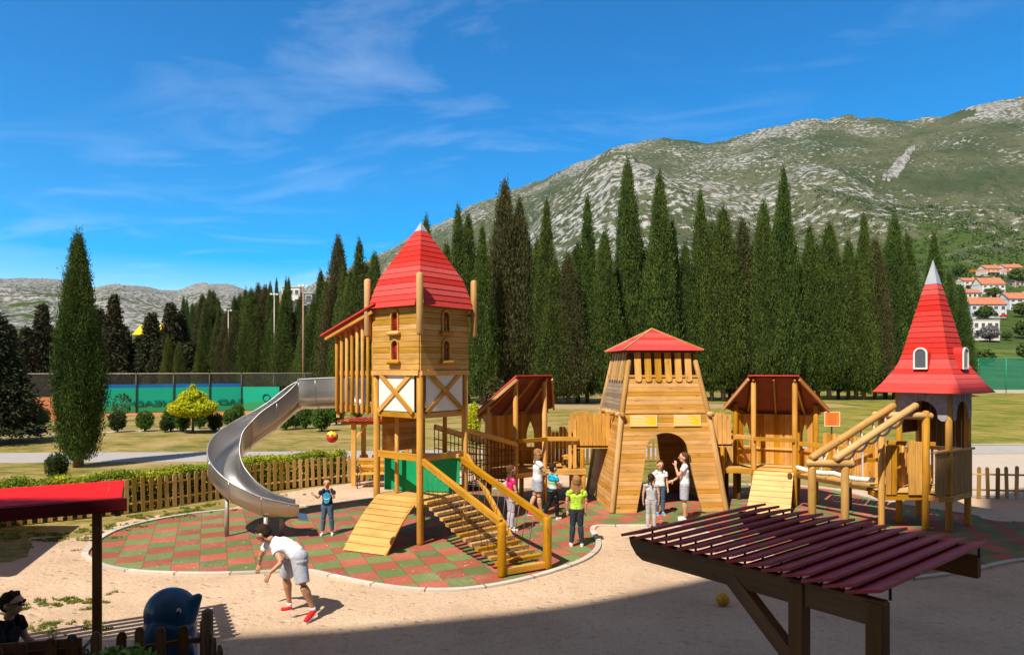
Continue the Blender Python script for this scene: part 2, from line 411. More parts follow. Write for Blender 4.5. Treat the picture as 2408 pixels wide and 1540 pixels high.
# sand: pinkish, raked, with a scatter of darker gravel and scuffed footprints
m,nt,b=newmat('playground_sand'); q=N(nt); setp(b,.95,.08)
tc=q.n('ShaderNodeTexCoord').outputs['Object']
n1=q.noise(tc,.55,5,.6); n2=q.noise(tc,9,5,.75); n3=q.noise(tc,55,3,.7)
c=q.ramp(n1,[(.32,(.53,.375,.25)),(.5,(.64,.455,.31)),(.68,(.72,.525,.365))])
c=q.mix(q.ramp(n3,[(.36,.55),(.52,0.0)]),c,(.24,.16,.11))
c=q.mix(q.ramp(n2,[(.33,.5),(.46,0.0)]),c,(.30,.21,.14))
q.l(c,b.inputs['Base Color'])
vo=q.n('ShaderNodeTexVoronoi',feature='SMOOTH_F1'); vo.inputs['Scale'].default_value=3.6; vo.inputs['Randomness'].default_value=1.0; q.l(q.mapping(tc,(1,1.35,1),(0,0,.5)),vo.inputs['Vector'])
ft=q.ramp(vo.outputs['Distance'],[(.06,0.0),(.22,1.0)])
q.bump(q.math('ADD',q.math('ADD',q.math('MULTIPLY',n2,1.0),q.math('MULTIPLY',n3,.4)),q.math('MULTIPLY',ft,1.0)),.8,.045,b); M['sand']=m
# rubber tiles, half a metre, red and green alternating, with dark joints and sand lying on them
m,nt,b=newmat('rubber_tile_checker'); q=N(nt); setp(b,.85,.2)
tc=q.n('ShaderNodeTexCoord').outputs['Object']
mp=q.mapping(tc,(1/.50,1/.50,1),(0,0,R(-24)),(40.3,40.6,.5))
sp=q.n('ShaderNodeSeparateXYZ'); q.l(mp,sp.inputs[0])
fx=q.math('FLOOR',sp.outputs[0]); fy=q.math('FLOOR',sp.outputs[1])
par=q.math('MODULO',q.math('ABSOLUTE',q.math('ADD',fx,fy)),2.0)
cb=q.n('ShaderNodeCombineXYZ'); q.l(fx,cb.inputs[0]); q.l(fy,cb.inputs[1])
wn=q.n('ShaderNodeTexWhiteNoise',noise_dimensions='2D'); q.l(cb.outputs[0],wn.inputs['Vector'])
n3=q.noise(tc,40,3,.7); n1=q.noise(tc,1.1,4,.7); n5=q.noise(tc,16,4,.8)
red=q.mix(n3,(.27,.062,.038),(.40,.115,.07)); grn=q.mix(n3,(.095,.140,.045),(.165,.205,.072))
c=q.mix(par,red,grn)
hs=q.n('ShaderNodeHueSaturation'); q.l(c,hs.inputs['Color']); q.l(q.math('ADD',q.math('MULTIPLY',wn.outputs[0],.42),.78),hs.inputs['Value'])
ex=q.math('ABSOLUTE',q.math('SUBTRACT',q.math('FRACT',sp.outputs[0]),.5)); ey=q.math('ABSOLUTE',q.math('SUBTRACT',q.math('FRACT',sp.outputs[1]),.5))
e=q.math('MAXIMUM',ex,ey); j=q.ramp(e,[(.485,0.0),(.497,.75)])
c=q.mix(j,hs.outputs[0],(.05,.045,.03))
c=q.mix(q.math('MULTIPLY',q.ramp(n1,[(.46,.02),(.70,.40)]),q.ramp(n5,[(.42,0.0),(.64,1.0)])),c,(.55,.42,.30))
c=q.mix(q.ramp(n5,[(.72,0.0),(.76,.7)]),c,(.55,.42,.28))
q.l(c,b.inputs['Base Color']); q.bump(q.math('SUBTRACT',n3,j),.5,.008,b); M['tile']=m

def sheet(name,pts,z,mat,sub=0):
    me=bpy.data.meshes.new(name); bm=bmesh.new()
    vs=[bm.verts.new((p[0],p[1],z)) for p in pts]
    for t in geometry.tessellate_polygon([[V((p[0],p[1],0)) for p in pts]]):
        if len(set(t))==3:
            f=bm.faces.new([vs[i] for i in t]); f.normal_update()
            if f.normal.z<0: f.normal_flip()
    bm.to_mesh(me); bm.free(); me.materials.append(M[mat])
    o=bpy.data.objects.new(name,me); COL.objects.link(o); o['kind']='structure'; return o
def smooth(pts,n=6,closed=True,jit=0):
    P=[V((p[0],p[1])) for p in pts]; m=len(P); out=[]
    for i in range(m if closed else m-1):
        a=P[(i-1)%m] if closed or i else P[0]; b_=P[i]; c=P[(i+1)%m]; d=P[(i+2)%m] if closed or i<m-2 else P[m-1]
        for k in range(n):
            t=k/n; p=.5*((2*b_)+(c-a)*t+(2*a-5*b_+4*c-d)*t*t+(3*b_-a-3*c+d)*t**3)
            if jit: p=p+V((random.uniform(-jit,jit),random.uniform(-jit,jit)))
            out.append(p)
    if not closed: out.append(P[-1])
    return out
g2=lambda x,y:(gp(x,y).x,gp(x,y).y)
sheet('ground',[(-400,-60),(400,-60),(400,112),(-400,112)],0,'lawn')
sheet('right_lawn',smooth([(9,33.8),(16,34),(60,36),(110,60),(110,104),(40,104),(14,60)],5),.004,'lawng')
# sandy yard inside the fence
sand=[(-13.5,-6),(-13.5,12.0),g2(20,1320),g2(74,1263),g2(130,1271),g2(190,1261),g2(222,1249),g2(262,1232),g2(355,1214),g2(474,1202),g2(533,1196),g2(590,1181),g2(650,1163),g2(720,1150),g2(800,1140),g2(870,1129),(-4,24.3),(0,25.0),(4.4,22.6),(8,22.3),(10,21.6),(13,20.6),(22,19.6),(40,19),(40,-6)]
sheet('sand_yard',smooth(sand,5,True,.06),.004,'sand')
# rubber surface
mo=[g2(*p) for p in [(208,1300),(222,1318),(262,1334),(330,1344),(410,1348),(500,1349),(600,1346),(680,1342),(735,1343),(785,1354),(850,1368),(930,1381),(1010,1387),(1090,1385),(1170,1374),(1250,1356),(1320,1335),(1370,1315),(1398,1292),(1400,1270),(1388,1250),(1398,1238),(1450,1237),(1530,1237),(1600,1240),(1680,1258),(1760,1288),(1850,1318),(1950,1343),(2040,1358),(2110,1361),(2180,1355),(2280,1340),(2408,1316)]]
mo+=[(12.0,13.5),(16,15.0),(19.5,17.5),g2(2408,1230),g2(2285,1212),g2(2180,1197),g2(2060,1176),g2(1960,1152),g2(1850,1143),g2(1700,1141),g2(1400,1144),g2(1200,1150),g2(1050,1158),g2(900,1172),g2(760,1190),g2(650,1195),g2(560,1199),g2(470,1208),g2(390,1220),g2(310,1238),g2(250,1262)]
mos=smooth(mo,4)
sheet('rubber_surface',mos,.008,'tile')
kb=MB()
n=len(mos)
nrm=[]
for i in range(n):
    d=(mos[(i+1)%n]-mos[i-1]); d=d.normalized() if d.length else V((1,0)); nrm.append(V((d.y,-d.x)))
ar=sum(mos[i].x*mos[(i+1)%n].y-mos[(i+1)%n].x*mos[i].y for i in range(n)); sg=1 if ar>0 else -1
b0=len(kb.v); kacc=0
for i in range(n):
    p=mos[i]; w=nrm[i]*sg
    for (o_,z_) in ((-.005,.0),(-.005,.045),(.115,.045),(.115,.0)): kb.v.append(V((p.x+w.x*o_,p.y+w.y*o_,z_)))
for i in range(n):
    j_=(i+1)%n
    L0=kacc; L1=kacc+(mos[j_]-mos[i]).length
    for k in range(3): kb.face((b0+i*4+k,b0+j_*4+k,b0+j_*4+k+1,b0+i*4+k+1),[(L0,k*.1),(L1,k*.1),(L1,k*.1+.1),(L0,k*.1+.1)])
    kacc=L1
m,nt,b=newmat('kerb_stone'); q=N(nt); setp(b,.9,.1); uv=q.n('ShaderNodeUVMap').outputs[0]; tc=q.n('ShaderNodeTexCoord').outputs['Object']
sp=q.n('ShaderNodeSeparateXYZ'); q.l(uv,sp.inputs[0]); fl=q.math('FLOOR',sp.outputs[0]); fr=q.math('ABSOLUTE',q.math('SUBTRACT',q.math('FRACT',sp.outputs[0]),.5))
wn=q.n('ShaderNodeTexWhiteNoise',noise_dimensions='1D'); q.l(fl,wn.inputs['W']); nn_=q.noise(tc,9,5,.7)
c=q.mix(wn.outputs[0],(.42,.38,.33),(.60,.55,.49)); c=q.mix(q.ramp(nn_,[(.45,0.0),(.65,.6)]),c,(.50,.38,.28)); c=q.mix(q.ramp(fr,[(.482,0.0),(.492,.9)]),c,(.10,.08,.06)); q.l(c,b.inputs['Base Color']); q.bump(nn_,.4,.01,b); M['kerb']=m
kerb=kb.build('kerb','kerb'); kerb['kind']='structure'
# path beyond the hedge, running on behind the playground to the road at right
def strip(name,pts,w,z,mat):
    P=smooth(pts,6,False); L=[];Rr=[]
    for i,p in enumerate(P):
        d=(P[min(i+1,len(P)-1)]-P[max(i-1,0)]).normalized(); nn=V((-d.y,d.x)); L.append(p+nn*w/2); Rr.append(p-nn*w/2)
    return sheet(name,L+Rr[::-1],z,mat)
strip('path',[(-60,27.5),(-30,28.6),(-20,29.0),(-8,29.6),(2,30.4),(12,31.4),(24,32),(60,33)],3.3,.004,'asph')
strip('footpath',[(-60,35),(-31,38),(-22,41.5),(-14,45.5),(-8,50)],.9,.004,'pav')
sheet('pavement',[(11.5,20.4),(14,19.9),(22,19.2),(60,18.5),(60,31),(24,30.2),(12.5,29.7)],.008,'pav')
strip('roadside_kerb',[(9,32.95),(16,33.35),(24,33.75),(60,34.8)],.3,.03,'concrete')
sheet('tennis_court',[(-90,50),(-33.6,50.5),(-33.2,85),(-90,88)],.004,'clay')
strip('court_edge',[(-60,54.5),(-33,55.5),(-24,57),(-15,59.5),(-6,62)],2.2,.010,'clay')
strip('bare_earth',[(-12,62),(0,68),(8,66),(20,68),(34,70)],7,.006,'earth')

# ================================================================ MOUNTAINS (one height field of the valley side)
RX=np.array([-900,-300,0,60,130,215,250,280,340,420,450,480,560,610,680,740,800,880,950,1040,1100,1180,1300,1400,1480,1560,1650,1760,1850,1920,2050,2150,2230,2320,2408,2600,3000,3600],float)
RY=np.array([640,645,648,650,658,674,664,661,668,682,672,664,670,682,672,652,634,596,566,528,492,456,410,366,341,329,336,321,296,276,281,281,270,242,230,215,250,330],float)
R2X=np.array([900,1040,1150,1300,1380,1440,1500,1560,1740,1900,2100],float); R2Y=np.array([700,640,560,446,412,398,424,450,520,575,620],float)
def Yridge(x): return np.interp(x,[0,700,1100,1500,2400],[3600,3200,2500,2100,1900])
def terrT(x,Y):
    Yr=Yridge(x); s=np.clip(np.log(Y/110.)/np.log(Yr/110.),0,None)
    T=(HY-np.interp(x,RX,RY))/F; p=np.interp(x,[0,700,1100,1600,2400],[.75,.9,1.05,1.3,1.62]); T0=-H/110.
    sc=np.minimum(s,1)
    Tm=T0+(T-T0)*sc**p
    Tb=(HY-np.interp(x,R2X,R2Y,left=1400,right=1400))/F
    base7=T0+(T-T0)*.72**p
    Tm=Tm+np.maximum(Tb-base7,0)*np.exp(-((sc-.72)/.085)**2)
    return Tm,s
def terrain(x,Y):
    x=np.asarray(x,float);Y=np.asarray(Y,float)
    T,s=terrT(x,Y); h=H+Y*T; X=(x-CX)*Y/F
    mid=np.clip((s-.42)/.25,0,1)*np.clip((1.0-s)/.12,.0,1)
    left=np.clip((1000-x)/300,0,1)
    gul=1-np.abs(2*fbm(X/420+5,Y/900+2,11,3)-1)
    h=h+mid*(1-.6*np.clip((s-.8)/.15,0,1)*left)*((gul-.75)*150*(.8+.1*left)-left*mid*18+(fbm(X/130,Y/150,3,5)-.5)*42+(fbm(X/28,Y/30,8,4)-.5)*12)
    h=h+np.clip((s-.25)/.3,0,1)*(fbm(X/40+9,Y/40,5,3)-.5)*5
    h=h+np.clip((s-.9)/.1,0,1)*((fbm(X/70+3,Y/500,21,5)-.5)*34)
    h=h+np.clip((s-.85)/.15,0,1)*left*(np.abs(2*fbm(X/260,Y/4000,41,5)-1)-.45)*90
    back=np.clip((s-1.0),0,1); h=h-back*Y*1.2
    return np.where(s<.001,np.minimum(h,0),h)
XS=np.arange(-800,3300,6.0); SS=np.concatenate([np.linspace(0,.4,26)[:-1],np.linspace(.4,1.0,170),np.array([1.01,1.03,1.08])])
gx,gs=np.meshgrid(XS,SS); gY=110*(Yridge(gx)/110)**gs
gh=terrain(gx,gY); gX=(gx-CX)*gY/F
nr,nc=gx.shape
idx=np.arange(nr*nc).reshape(nr,nc); fc=np.stack([idx[:-1,:-1],idx[:-1,1:],idx[1:,1:],idx[1:,:-1]],-1).reshape(-1,4)
# mountain material
m,nt,b=newmat('limestone_hillside'); q=N(nt); setp(b,.95,.05)
tc=q.n('ShaderNodeTexCoord').outputs['Object']
at=q.n('ShaderNodeAttribute',attribute_name='rock').outputs['Fac']
agr=q.n('ShaderNodeAttribute',attribute_name='wood').outputs['Fac']
big=q.noise(tc,.0045,5,.6); midn=q.noise(tc,.0075,4,.65); fin=q.noise(tc,.10,4,.65); spk=q.noise(tc,.055,4,.7)
green=q.mix(q.ramp(big,[(.4,0.0),(.6,1.0)]),(.050,.072,.032),(.108,.115,.064))
green=q.mix(q.ramp(spk,[(.54,0.0),(.60,.8)]),green,(.040,.060,.022))
rk=q.mix(q.ramp(fin,[(.40,0.0),(.62,1.0)]),(.14,.14,.145),(.42,.415,.41))
rf=q.math('ADD',q.math('ADD',q.math('MULTIPLY',midn,.34),q.math('MULTIPLY',fin,.66)),at)
c=q.mix(q.ramp(rf,[(.535,0.0),(.59,.9)]),green,rk)
wd=q.math('ADD',agr,q.math('MULTIPLY',q.math('SUBTRACT',midn,.5),2.4))
fg=q.mix(fin,(.030,.055,.012),(.085,.13,.03))
c=q.mix(q.ramp(wd,[(.45,0.0),(.6,1.0)]),c,fg)
fd=q.n('ShaderNodeAttribute',attribute_name='field').outputs['Fac']; c=q.mix(fd,c,q.mix(q.ramp(fin,[(.4,0.0),(.6,1.0)]),(.08,.13,.028),(.19,.22,.065)))
q.l(c,b.inputs['Base Color']); q.bump(q.math('ADD',q.math('MULTIPLY',fin,.8),spk),1.0,9.0,b); M['hill']=m
me=npmesh('mountain',np.stack([gX,gY,gh],-1).reshape(-1,3),fc,'hill',True)
s_=gs; rock=.006+(fbm(gX/260+3,gY/420,31,5)-.5)*.19
left=np.clip((1000-gx)/250,0,1)
rock=rock+.04*np.exp(-((s_-1)/.05)**2)+.045*np.exp(-((s_-.71)/.05)**2)*np.clip((gx-1100)/100,0,1)*np.clip((2000-gx)/300,0,1)+.085*left-.005
rock=np.where(s_<.42,rock-.2,rock)
Tz=(gh-H)/gY; py=HY-F*Tz
t=np.clip((py-345)/70,0,1); rock=rock+1.2*((np.abs(gx-(2146-52*t))<5+12*t)&(py>345)&(py<415))
rock=rock-.5*((np.abs(gx-(2270-230*np.clip((py-265)/110,0,1)))<26)&(py>262)&(py<375)&(s_>.8))*np.clip((gx-2050)/60,0,1)
wood_=np.clip((.76-s_)/.26,0,1)*np.clip((gx-1750)/400,0,1)*.95+left*np.clip((.72-s_)/.3,0,1)*.45+(fbm(gX/150,gY/200,77,4)-.5)*.7*np.clip((.95-s_)/.4,0,1)
wood_=np.where(s_<.27,wood_-.55,wood_); field=np.clip((.33-s_)/.05,0,1)*np.clip((gx-1500)/400,0,1)*(.75+.5*(fbm(gX/30,gY/25,91,3)-.5))
for nm,arr in (('rock',rock),('wood',wood_),('field',field)):
    a_=me.attributes.new(nm,'FLOAT','POINT'); a_.data.foreach_set('value',arr.astype(np.float32).ravel())
mt=bpy.data.objects.new('mountain',me); COL.objects.link(mt); mt['kind']='structure'
def hill_at(x,y):
    """depth and height where the hillside shows at this row of the view"""
    Y=np.exp(np.linspace(np.log(112),np.log(1800),900)); h=terrain(np.full(900,float(x)),Y)
    yy=HY-F*(h-H)/Y; k=int(np.argmax(yy<=y)); return float(Y[k]),float(h[k])
# valley wall behind and around the viewer is left open

# ================================================================ BUILDING BEHIND THE VIEWER (it throws the big shade)
kx=math.sin(AZ)/math.tan(EL); ky=math.cos(AZ)/math.tan(EL)
S0=-4.0; SL=.356
prof=[]
for (x,y) in [(-13,9.72),(-6,9.70),(-3.83,9.70),(-2.49,9.92),(0,10.61),(1.03,11.0),(2.16,11.57),(3.97,12.6),(6.75,14.5),(9.6,16.1),(12.7,18.4),(13.8,20.0),(16,21.5)]:
    h=(y-S0-SL*x)/(ky-SL*kx); x0=x-kx*h; prof.append((x0,h))
mb=MB(); u=V((1,SL,0)).normalized(); c_=1/u.x
pts=[(prof[0][0]*c_-6,0),(prof[-1][0]*c_+26,0),(prof[-1][0]*c_+26,prof[-1][1]+.5)]+[(a*c_,b_) for a,b_ in prof[::-1]]+[(prof[0][0]*c_-6,prof[0][1])]
mb.plate([(-a,b_) for a,b_ in pts],[],9,(0,S0,0),-u,(0,0,1))
M['plaster']=plain('cream_plaster',(.46,.35,.24),.9,.1,nscale=.6,namt=.08)
bl=solo('hotel_building',mb,'plaster','tall cream plastered building behind the viewpoint whose shade covers the near sand','building',(0,S0,0))
# ================================================================ helpers for timber play equipment
def post(par,p,h0,h1,r=.07,mat='wood',name='post',label=None):
    return MB().log((p[0],p[1],h0),(p[0],p[1],h1),r,12).build(name,mat,par,label)
def bar(par,p0,p1,w,h,mat='wood',name='rail',up=(0,0,1),label=None):
    return MB().beam(p0,p1,w,h,up).build(name,mat,par,label,bevel=.006)
def shingle(par,fr_pts,name='roof_panel',mat='red'): pass
def P3(p,h): return V((p[0],p[1],h))
# ---------------------------------------------------------------- PLAY TOWER (tall, square, corner towards the viewer)
L_=V((-3.03,15.55));F_=V((-1.98,14.70));R_=V((-1.14,15.76));B_=L_+R_-F_
a_=(F_-L_).normalized(); b_=(R_-F_).normalized()
cen=(L_+R_)/2
tw=thing('play_tower','tall square timber play tower with steep red boarded roof and white cross braced panels','play tower',(cen.x,cen.y,0))
def tp(u,v,h=0):   # u,v in -1..1 across the tower (u along left face, v into depth)
    p=cen+(F_-L_)/2*u+(R_-F_)/2*v; return V((p.x,p.y,h))
for p in (L_,F_,R_,B_): post(tw,p+(p-cen).normalized()*.05,0,3.74,.075)
# low deck at 0.95 m, with rim beams
d=MB(); d.quad(tp(-1,-1,.95),tp(1,-1,.95),tp(1,1,.95),tp(-1,1,.95),.05); d.build('low_deck','ramp',tw)
for (q0,q1) in (((-1.12,-1.06),(1.12,-1.06)),((1.06,-1.12),(1.06,1.12)),((-1.06,-1.1),(-1.06,1.1)),((-1.1,1.06),(1.1,1.06))):
    bar(tw,tp(q0[0],q0[1],.87),tp(q1[0],q1[1],.87),.05,.14,name='rim_beam')
# green panels on the two rear sides, counter rail above
for A,Bp in ((V((-2.97,15.86,0)),V((-2.12,15.70,0))),(V((-2.08,15.69,0)),V((-1.20,15.53,0)))):
    d=(Bp-A)
    MB().plate([(0,.98),(d.length,.98),(d.length,1.76),(0,1.76)],[],.03,A,d,(0,0,1)).build('green_panel','green',tw)
    bar(tw,P3(A,1.80),P3(Bp,1.80),.10,.09,name='counter_rail')
bar(tw,tp(-1.16,-1.02,1.86),tp(1.05,-1.02,1.86),.10,.15,name='front_rail')
bar(tw,tp(1.02,-1.0,1.84),tp(1.02,1.15,1.84),.10,.13,name='side_rail')
# dark boarded wall on the rear left, rope netting on the rear right of the middle opening
A=tp(-.97,-.85);Bp=tp(-.97,.95);d=Bp-A
MB().plate([(0,1.87),(d.length,1.87),(d.length,2.72),(0,2.72)],[],.03,A,d,(0,0,1)).build('rear_wall','vert',tw)
post(tw,tp(-.55,-.6),.95,2.72,.05,name='inner_post'); post(tw,tp(.2,.95),1.8,2.72,.05,name='inner_post')
# upper floor
d=MB(); d.quad(tp(-1,-1,2.80),tp(1,-1,2.80),tp(1,1,2.80),tp(-1,1,2.80),.06); d.build('upper_deck','ramp',tw)
for (q0,q1) in (((-1.15,-1.07),(1.15,-1.07)),((1.07,-1.15),(1.07,1.15)),((-1.07,1.07),(1.1,1.07)),((-1.07,-1.1),(-1.07,1.1))):
    bar(tw,tp(q0[0],q0[1],2.77),tp(q1[0],q1[1],2.77),.06,.12,name='rim_beam')
# white panels with crossed battens on the two front faces (and plain on the rear)
def faceframe(k):   # k 0 = left front face, 1 = right front face, 2 = rear right, 3 = rear left
    q=[((-1,-1),(1,-1)),((1,-1),(1,1)),((1,1),(-1,1)),((-1,1),(-1,-1))][k]
    A=tp(*q[0]);Bp=tp(*q[1]); return A,(Bp-A),
for k in range(4):
    A,d=faceframe(k); w=d.length; dd=d.normalized(); nrm_=dd.cross(V((0,0,1)))
    o=A+nrm_*.085
    wp=MB().plate([(.10,2.85),(w-.10,2.85),(w-.10,3.70),(.10,3.70)],[],.02,o,dd,(0,0,1)).build('white_panel','white',tw)
    if k<2:
        oo=o+nrm_*.022
        for (x0,x1,e) in ((.10,w-.10,0),(w-.10,.10,.022)):
            MB().beam(oo+dd*x0+V((0,0,2.83))+nrm_*e,oo+dd*x1+V((0,0,3.73))+nrm_*e,.022,.095,up=tuple(dd.cross(nrm_)*1.0+V((0,0,.9)))).build('cross_batten','wood',wp)
# boarded upper walls with round headed windows
ZB,ZT=3.72,5.20
for k in range(4):
    A,d=faceframe(k); w=d.length; dd=d.normalized(); nrm_=dd.cross(V((0,0,1)))
    o=A+nrm_*.11-dd*.08; ww=w+.16
    c=ww/2
    holes=[arch(c-.095,c+.095,y0,y0+.33)[::1] for y0 in (3.98,4.62)]
    wl=MB().plate([(0,ZB),(ww,ZB),(ww,ZT),(0,ZT)],holes,.035,o,dd,(0,0,1)).build('boarded_wall','woodp',tw)
    MB().beam(o+V((0,0,ZB-.03))+nrm_*.01,o+dd*ww+V((0,0,ZB-.03))+nrm_*.01,.05,.10).build('sill_beam','wood',tw)
    if k<2:
        for y0 in (3.98,4.62):
            wf=MB(); fr=arch(c-.13,c+.13,y0-.02,y0+.33); inn=arch(c-.095,c+.095,y0,y0+.33)
            wf.plate(fr,[inn],.03,o+nrm_*.031,dd,(0,0,1)); win=wf.build('window','wood',wl)
            g=MB()
            for i in range(-1,3):
                x=c-.03+i*.045-.02
                g.tube([o+dd*x+V((0,0,y0-.01))-nrm_*.05,o+dd*x+V((0,0,y0+.43))-nrm_*.05],.009,5)
            for i in range(9):
                z=y0+.02+i*.05; g.tube([o+dd*(c-.1)+V((0,0,z))-nrm_*.05,o+dd*(c+.1)+V((0,0,z))-nrm_*.05],.009,5)
            g.build('netting','grid',win)
            MB().log(o+dd*(c-.19)+V((0,0,y0-.06))+nrm_*.05,o+dd*(c+.19)+V((0,0,y0-.06))+nrm_*.05,.05,10).build('window_sill','wood',win)

# ceiling / inner darkness comes from real floors: attic floor
MB().quad(tp(-1.1,-1.1,5.16),tp(1.1,-1.1,5.16),tp(1.1,1.1,5.16),tp(-1.1,1.1,5.16),.03).build('attic_floor','wood',tw)
# red net sheet stretched inside behind the windows
# steep roof: four sides of lapped boards, bottom corners cut away round the horn posts
def boardroof(par,c,A,Bv,prof,nb,tip,notch=None,mat='red',lap=.016,th=.02):
    """c centre, A,Bv unit side directions; prof = [(height, half side)] from eave to tip cap; nb boards"""
    hs=[p[0] for p in prof]; rs=[p[1] for p in prof]
    arc=[0]
    for i in range(1,len(prof)): arc.append(arc[-1]+math.hypot(hs[i]-hs[i-1],rs[i]-rs[i-1]))
    def at(t):
        s=t*arc[-1]
        for i in range(1,len(arc)):
            if s<=arc[i]+1e-9:
                k=(s-arc[i-1])/(arc[i]-arc[i-1]); return hs[i-1]+k*(hs[i]-hs[i-1]),rs[i-1]+k*(rs[i]-rs[i-1])
        return hs[-1],rs[-1]
    for k,(sx,sy) in enumerate(((0,-1),(1,0),(0,1),(-1,0))):
        out=A*sx+Bv*sy; side=V((-out.y,out.x,0))
        out=V((out.x,out.y,0))
        mb=MB()
        for i in range(nb):
            h0,r0=at(i/nb); h1,r1=at((i+1)/nb+.02 if i<nb-1 else 1)
            w0=r0+lap; w1=r1
            d0=w0; 
            if notch and i<len(notch): d0=w0-notch[i]; d1=w1-(notch[i+1] if i+1<len(notch) else 0)
            else: d1=w1
            p=[c+out*w0-side*d0+V((0,0,h0-.012)),c+out*w0+side*d0+V((0,0,h0-.012)),c+out*w1+side*d1+V((0,0,h1)),c+out*w1-side*d1+V((0,0,h1))]
            mb.quad(*p,th)
        mb.build('roof_slope',mat,par)
    h,r=at(1); cp=MB(); b0=len(cp.v)
    q=[c+(A*sx+Bv*sy)*(r+.012)+V((0,0,h-.01)) for sx,sy in ((-1,-1),(1,-1),(1,1),(-1,1))]+[c+V((0,0,tip))]
    cp.v+=q
    for i in range(4): cp.face((i,(i+1)%4,4),[(0,0),(1,0),(.5,1)])
    cp.build('spire_cap','silver',par)
A3=V((a_.x,a_.y,0));B3=V((b_.x,b_.y,0)); c3=V((cen.x,cen.y,0))
boardroof(tw,c3,A3,B3,[(5.15,.90),(5.50,.785),(5.85,.65),(6.93,.095)],14,7.15,notch=[.17,.12,.09,.06,.03],lap=.022)
for (u,v) in ((-1.2,-1.2),(1.2,-1.2),(1.2,1.2),(-1.2,1.2)):
    p=tp(u*1.06,v*1.06); MB().log((p.x,p.y,4.50),(p.x,p.y,5.82),.075,12).build('horn_post','log',tw)
    MB().beam(tp(u*.9,v*.9,5.0),tp(u*1.04,v*1.04,5.0),.05,.06).build('bracket','darkw',tw)
# barred bay on the left side: upright poles under a lean-to roof
def bp(s,t,h=0):  # s metres out from tower along -a, t metres in depth
    p=L_-a_*s+b_*t; return V((p.x,p.y,h))
bay_w=1.35
for sd in (-.06,bay_w+.06):
    n=8
    for i in range(n):
        s=.12+1.36*i/(n-1); top=4.98-.42*(s/1.5)
        MB().log(bp(s,sd,2.72+.02*(i%2)),bp(s,sd,top),.042,9).build('bay_pole','wood',tw)
    for h in (2.86,3.68): bar(tw,bp(.03,sd+(.07 if sd<0 else -.07),h),bp(1.55,sd+(.07 if sd<0 else -.07),h),.04,.11,name='bay_rail')
for sd in (0,bay_w): bar(tw,bp(1.5,sd,2.6),bp(1.5,sd,4.5),.08,.08,name='bay_post',up=(1,0,0))
MB().quad(bp(0,0,2.76),bp(1.5,0,2.76),bp(1.5,bay_w,2.76),bp(0,bay_w,2.76),.05).build('bay_floor','ramp',tw)
MB().quad(bp(-.15,-.28,5.22),bp(1.85,-.28,4.56),bp(1.85,bay_w+.28,4.56),bp(-.15,bay_w+.28,5.22),.035).build('bay_roof','red',tw)
bar(tw,bp(.0,-.2,5.06),bp(1.75,-.2,4.50),.05,.08,name='bay_rafter'); bar(tw,bp(.0,bay_w+.2,5.06),bp(1.75,bay_w+.2,4.50),.05,.08,name='bay_rafter')
bar(tw,bp(1.5,0,3.62),bp(1.5,bay_w,3.62),.05,.10,name='bay_rail')
# boarded ramp down from the low deck
rt=[V((-3.02,15.38,.97)),V((-2.06,14.84,.97))]; rb=[V((-3.50,14.18,.03)),V((-2.57,13.78,.03))]
rp=MB(); nb=9
for i in range(nb):
    t0=i/nb-.012; t1=(i+1)/nb+.012
    bow=lambda t:.10*math.sin(PI*max(0,min(1,t)))
    P=[rb[0].lerp(rt[0],t0)+V((0,0,bow(t0)+.012)),rb[1].lerp(rt[1],t0)+V((0,0,bow(t0)+.012)),rb[1].lerp(rt[1],t1)+V((0,0,bow(t1)-.016)),rb[0].lerp(rt[0],t1)+V((0,0,bow(t1)-.016))]
    rp.quad(*P,.03)
rmp=rp.build('ramp','ramp',tw)
for k in (0,1):
    MB().tube([rb[k].lerp(rt[k],t)+V((0,0,.10*math.sin(PI*t)-.05)) for t in [i/8 for i in range(9)]],.035,6).build('ramp_bearer','wood',rmp)

# ---------------------------------------------------------------- STEEL SLIDE
sl=thing('tube_slide','long curving stainless steel trough slide coming down from the tall play tower','slide',(-5.2,16.2,0))
cp_=[(-3.75,16.95,2.80),(-4.4,17.15,2.79),(-5.05,17.28,2.76),(-5.42,17.33,2.70),(-5.95,17.05,2.22),(-6.45,16.72,1.82),(-6.72,16.28,1.50),(-6.70,15.86,1.22),(-6.45,15.52,.96),(-6.0,15.28,.70),(-5.5,15.24,.50),(-5.1,15.34,.42),(-4.86,15.44,.41)]
pp=[]
for i in range(len(cp_)-1):
    a0=V(cp_[max(i-1,0)]);a1=V(cp_[i]);a2=V(cp_[i+1]);a3=V(cp_[min(i+2,len(cp_)-1)])
    for k in range(5):
        t=k/5; pp.append(.5*((2*a1)+(a2-a0)*t+(2*a0-5*a1+4*a2-a3)*t*t+(3*a1-a0-3*a2+a3)*t**3))
pp.append(V(cp_[-1]))
def section(w,hh,n=12):
    P=[(-w,w*.9+hh),(-w,w*.9+hh*.5)]
    for k in range(n+1):
        a=PI+PI*k/n; P.append((w*math.cos(a),w*.9+w*.9*math.sin(a)))
    P+=[(w,w*.9+hh*.5),(w,w*.9+hh)]
    return P
tr=MB(); m=len(pp); rimL=[];rimR=[]; sec0=None; acc=0; seams=[]
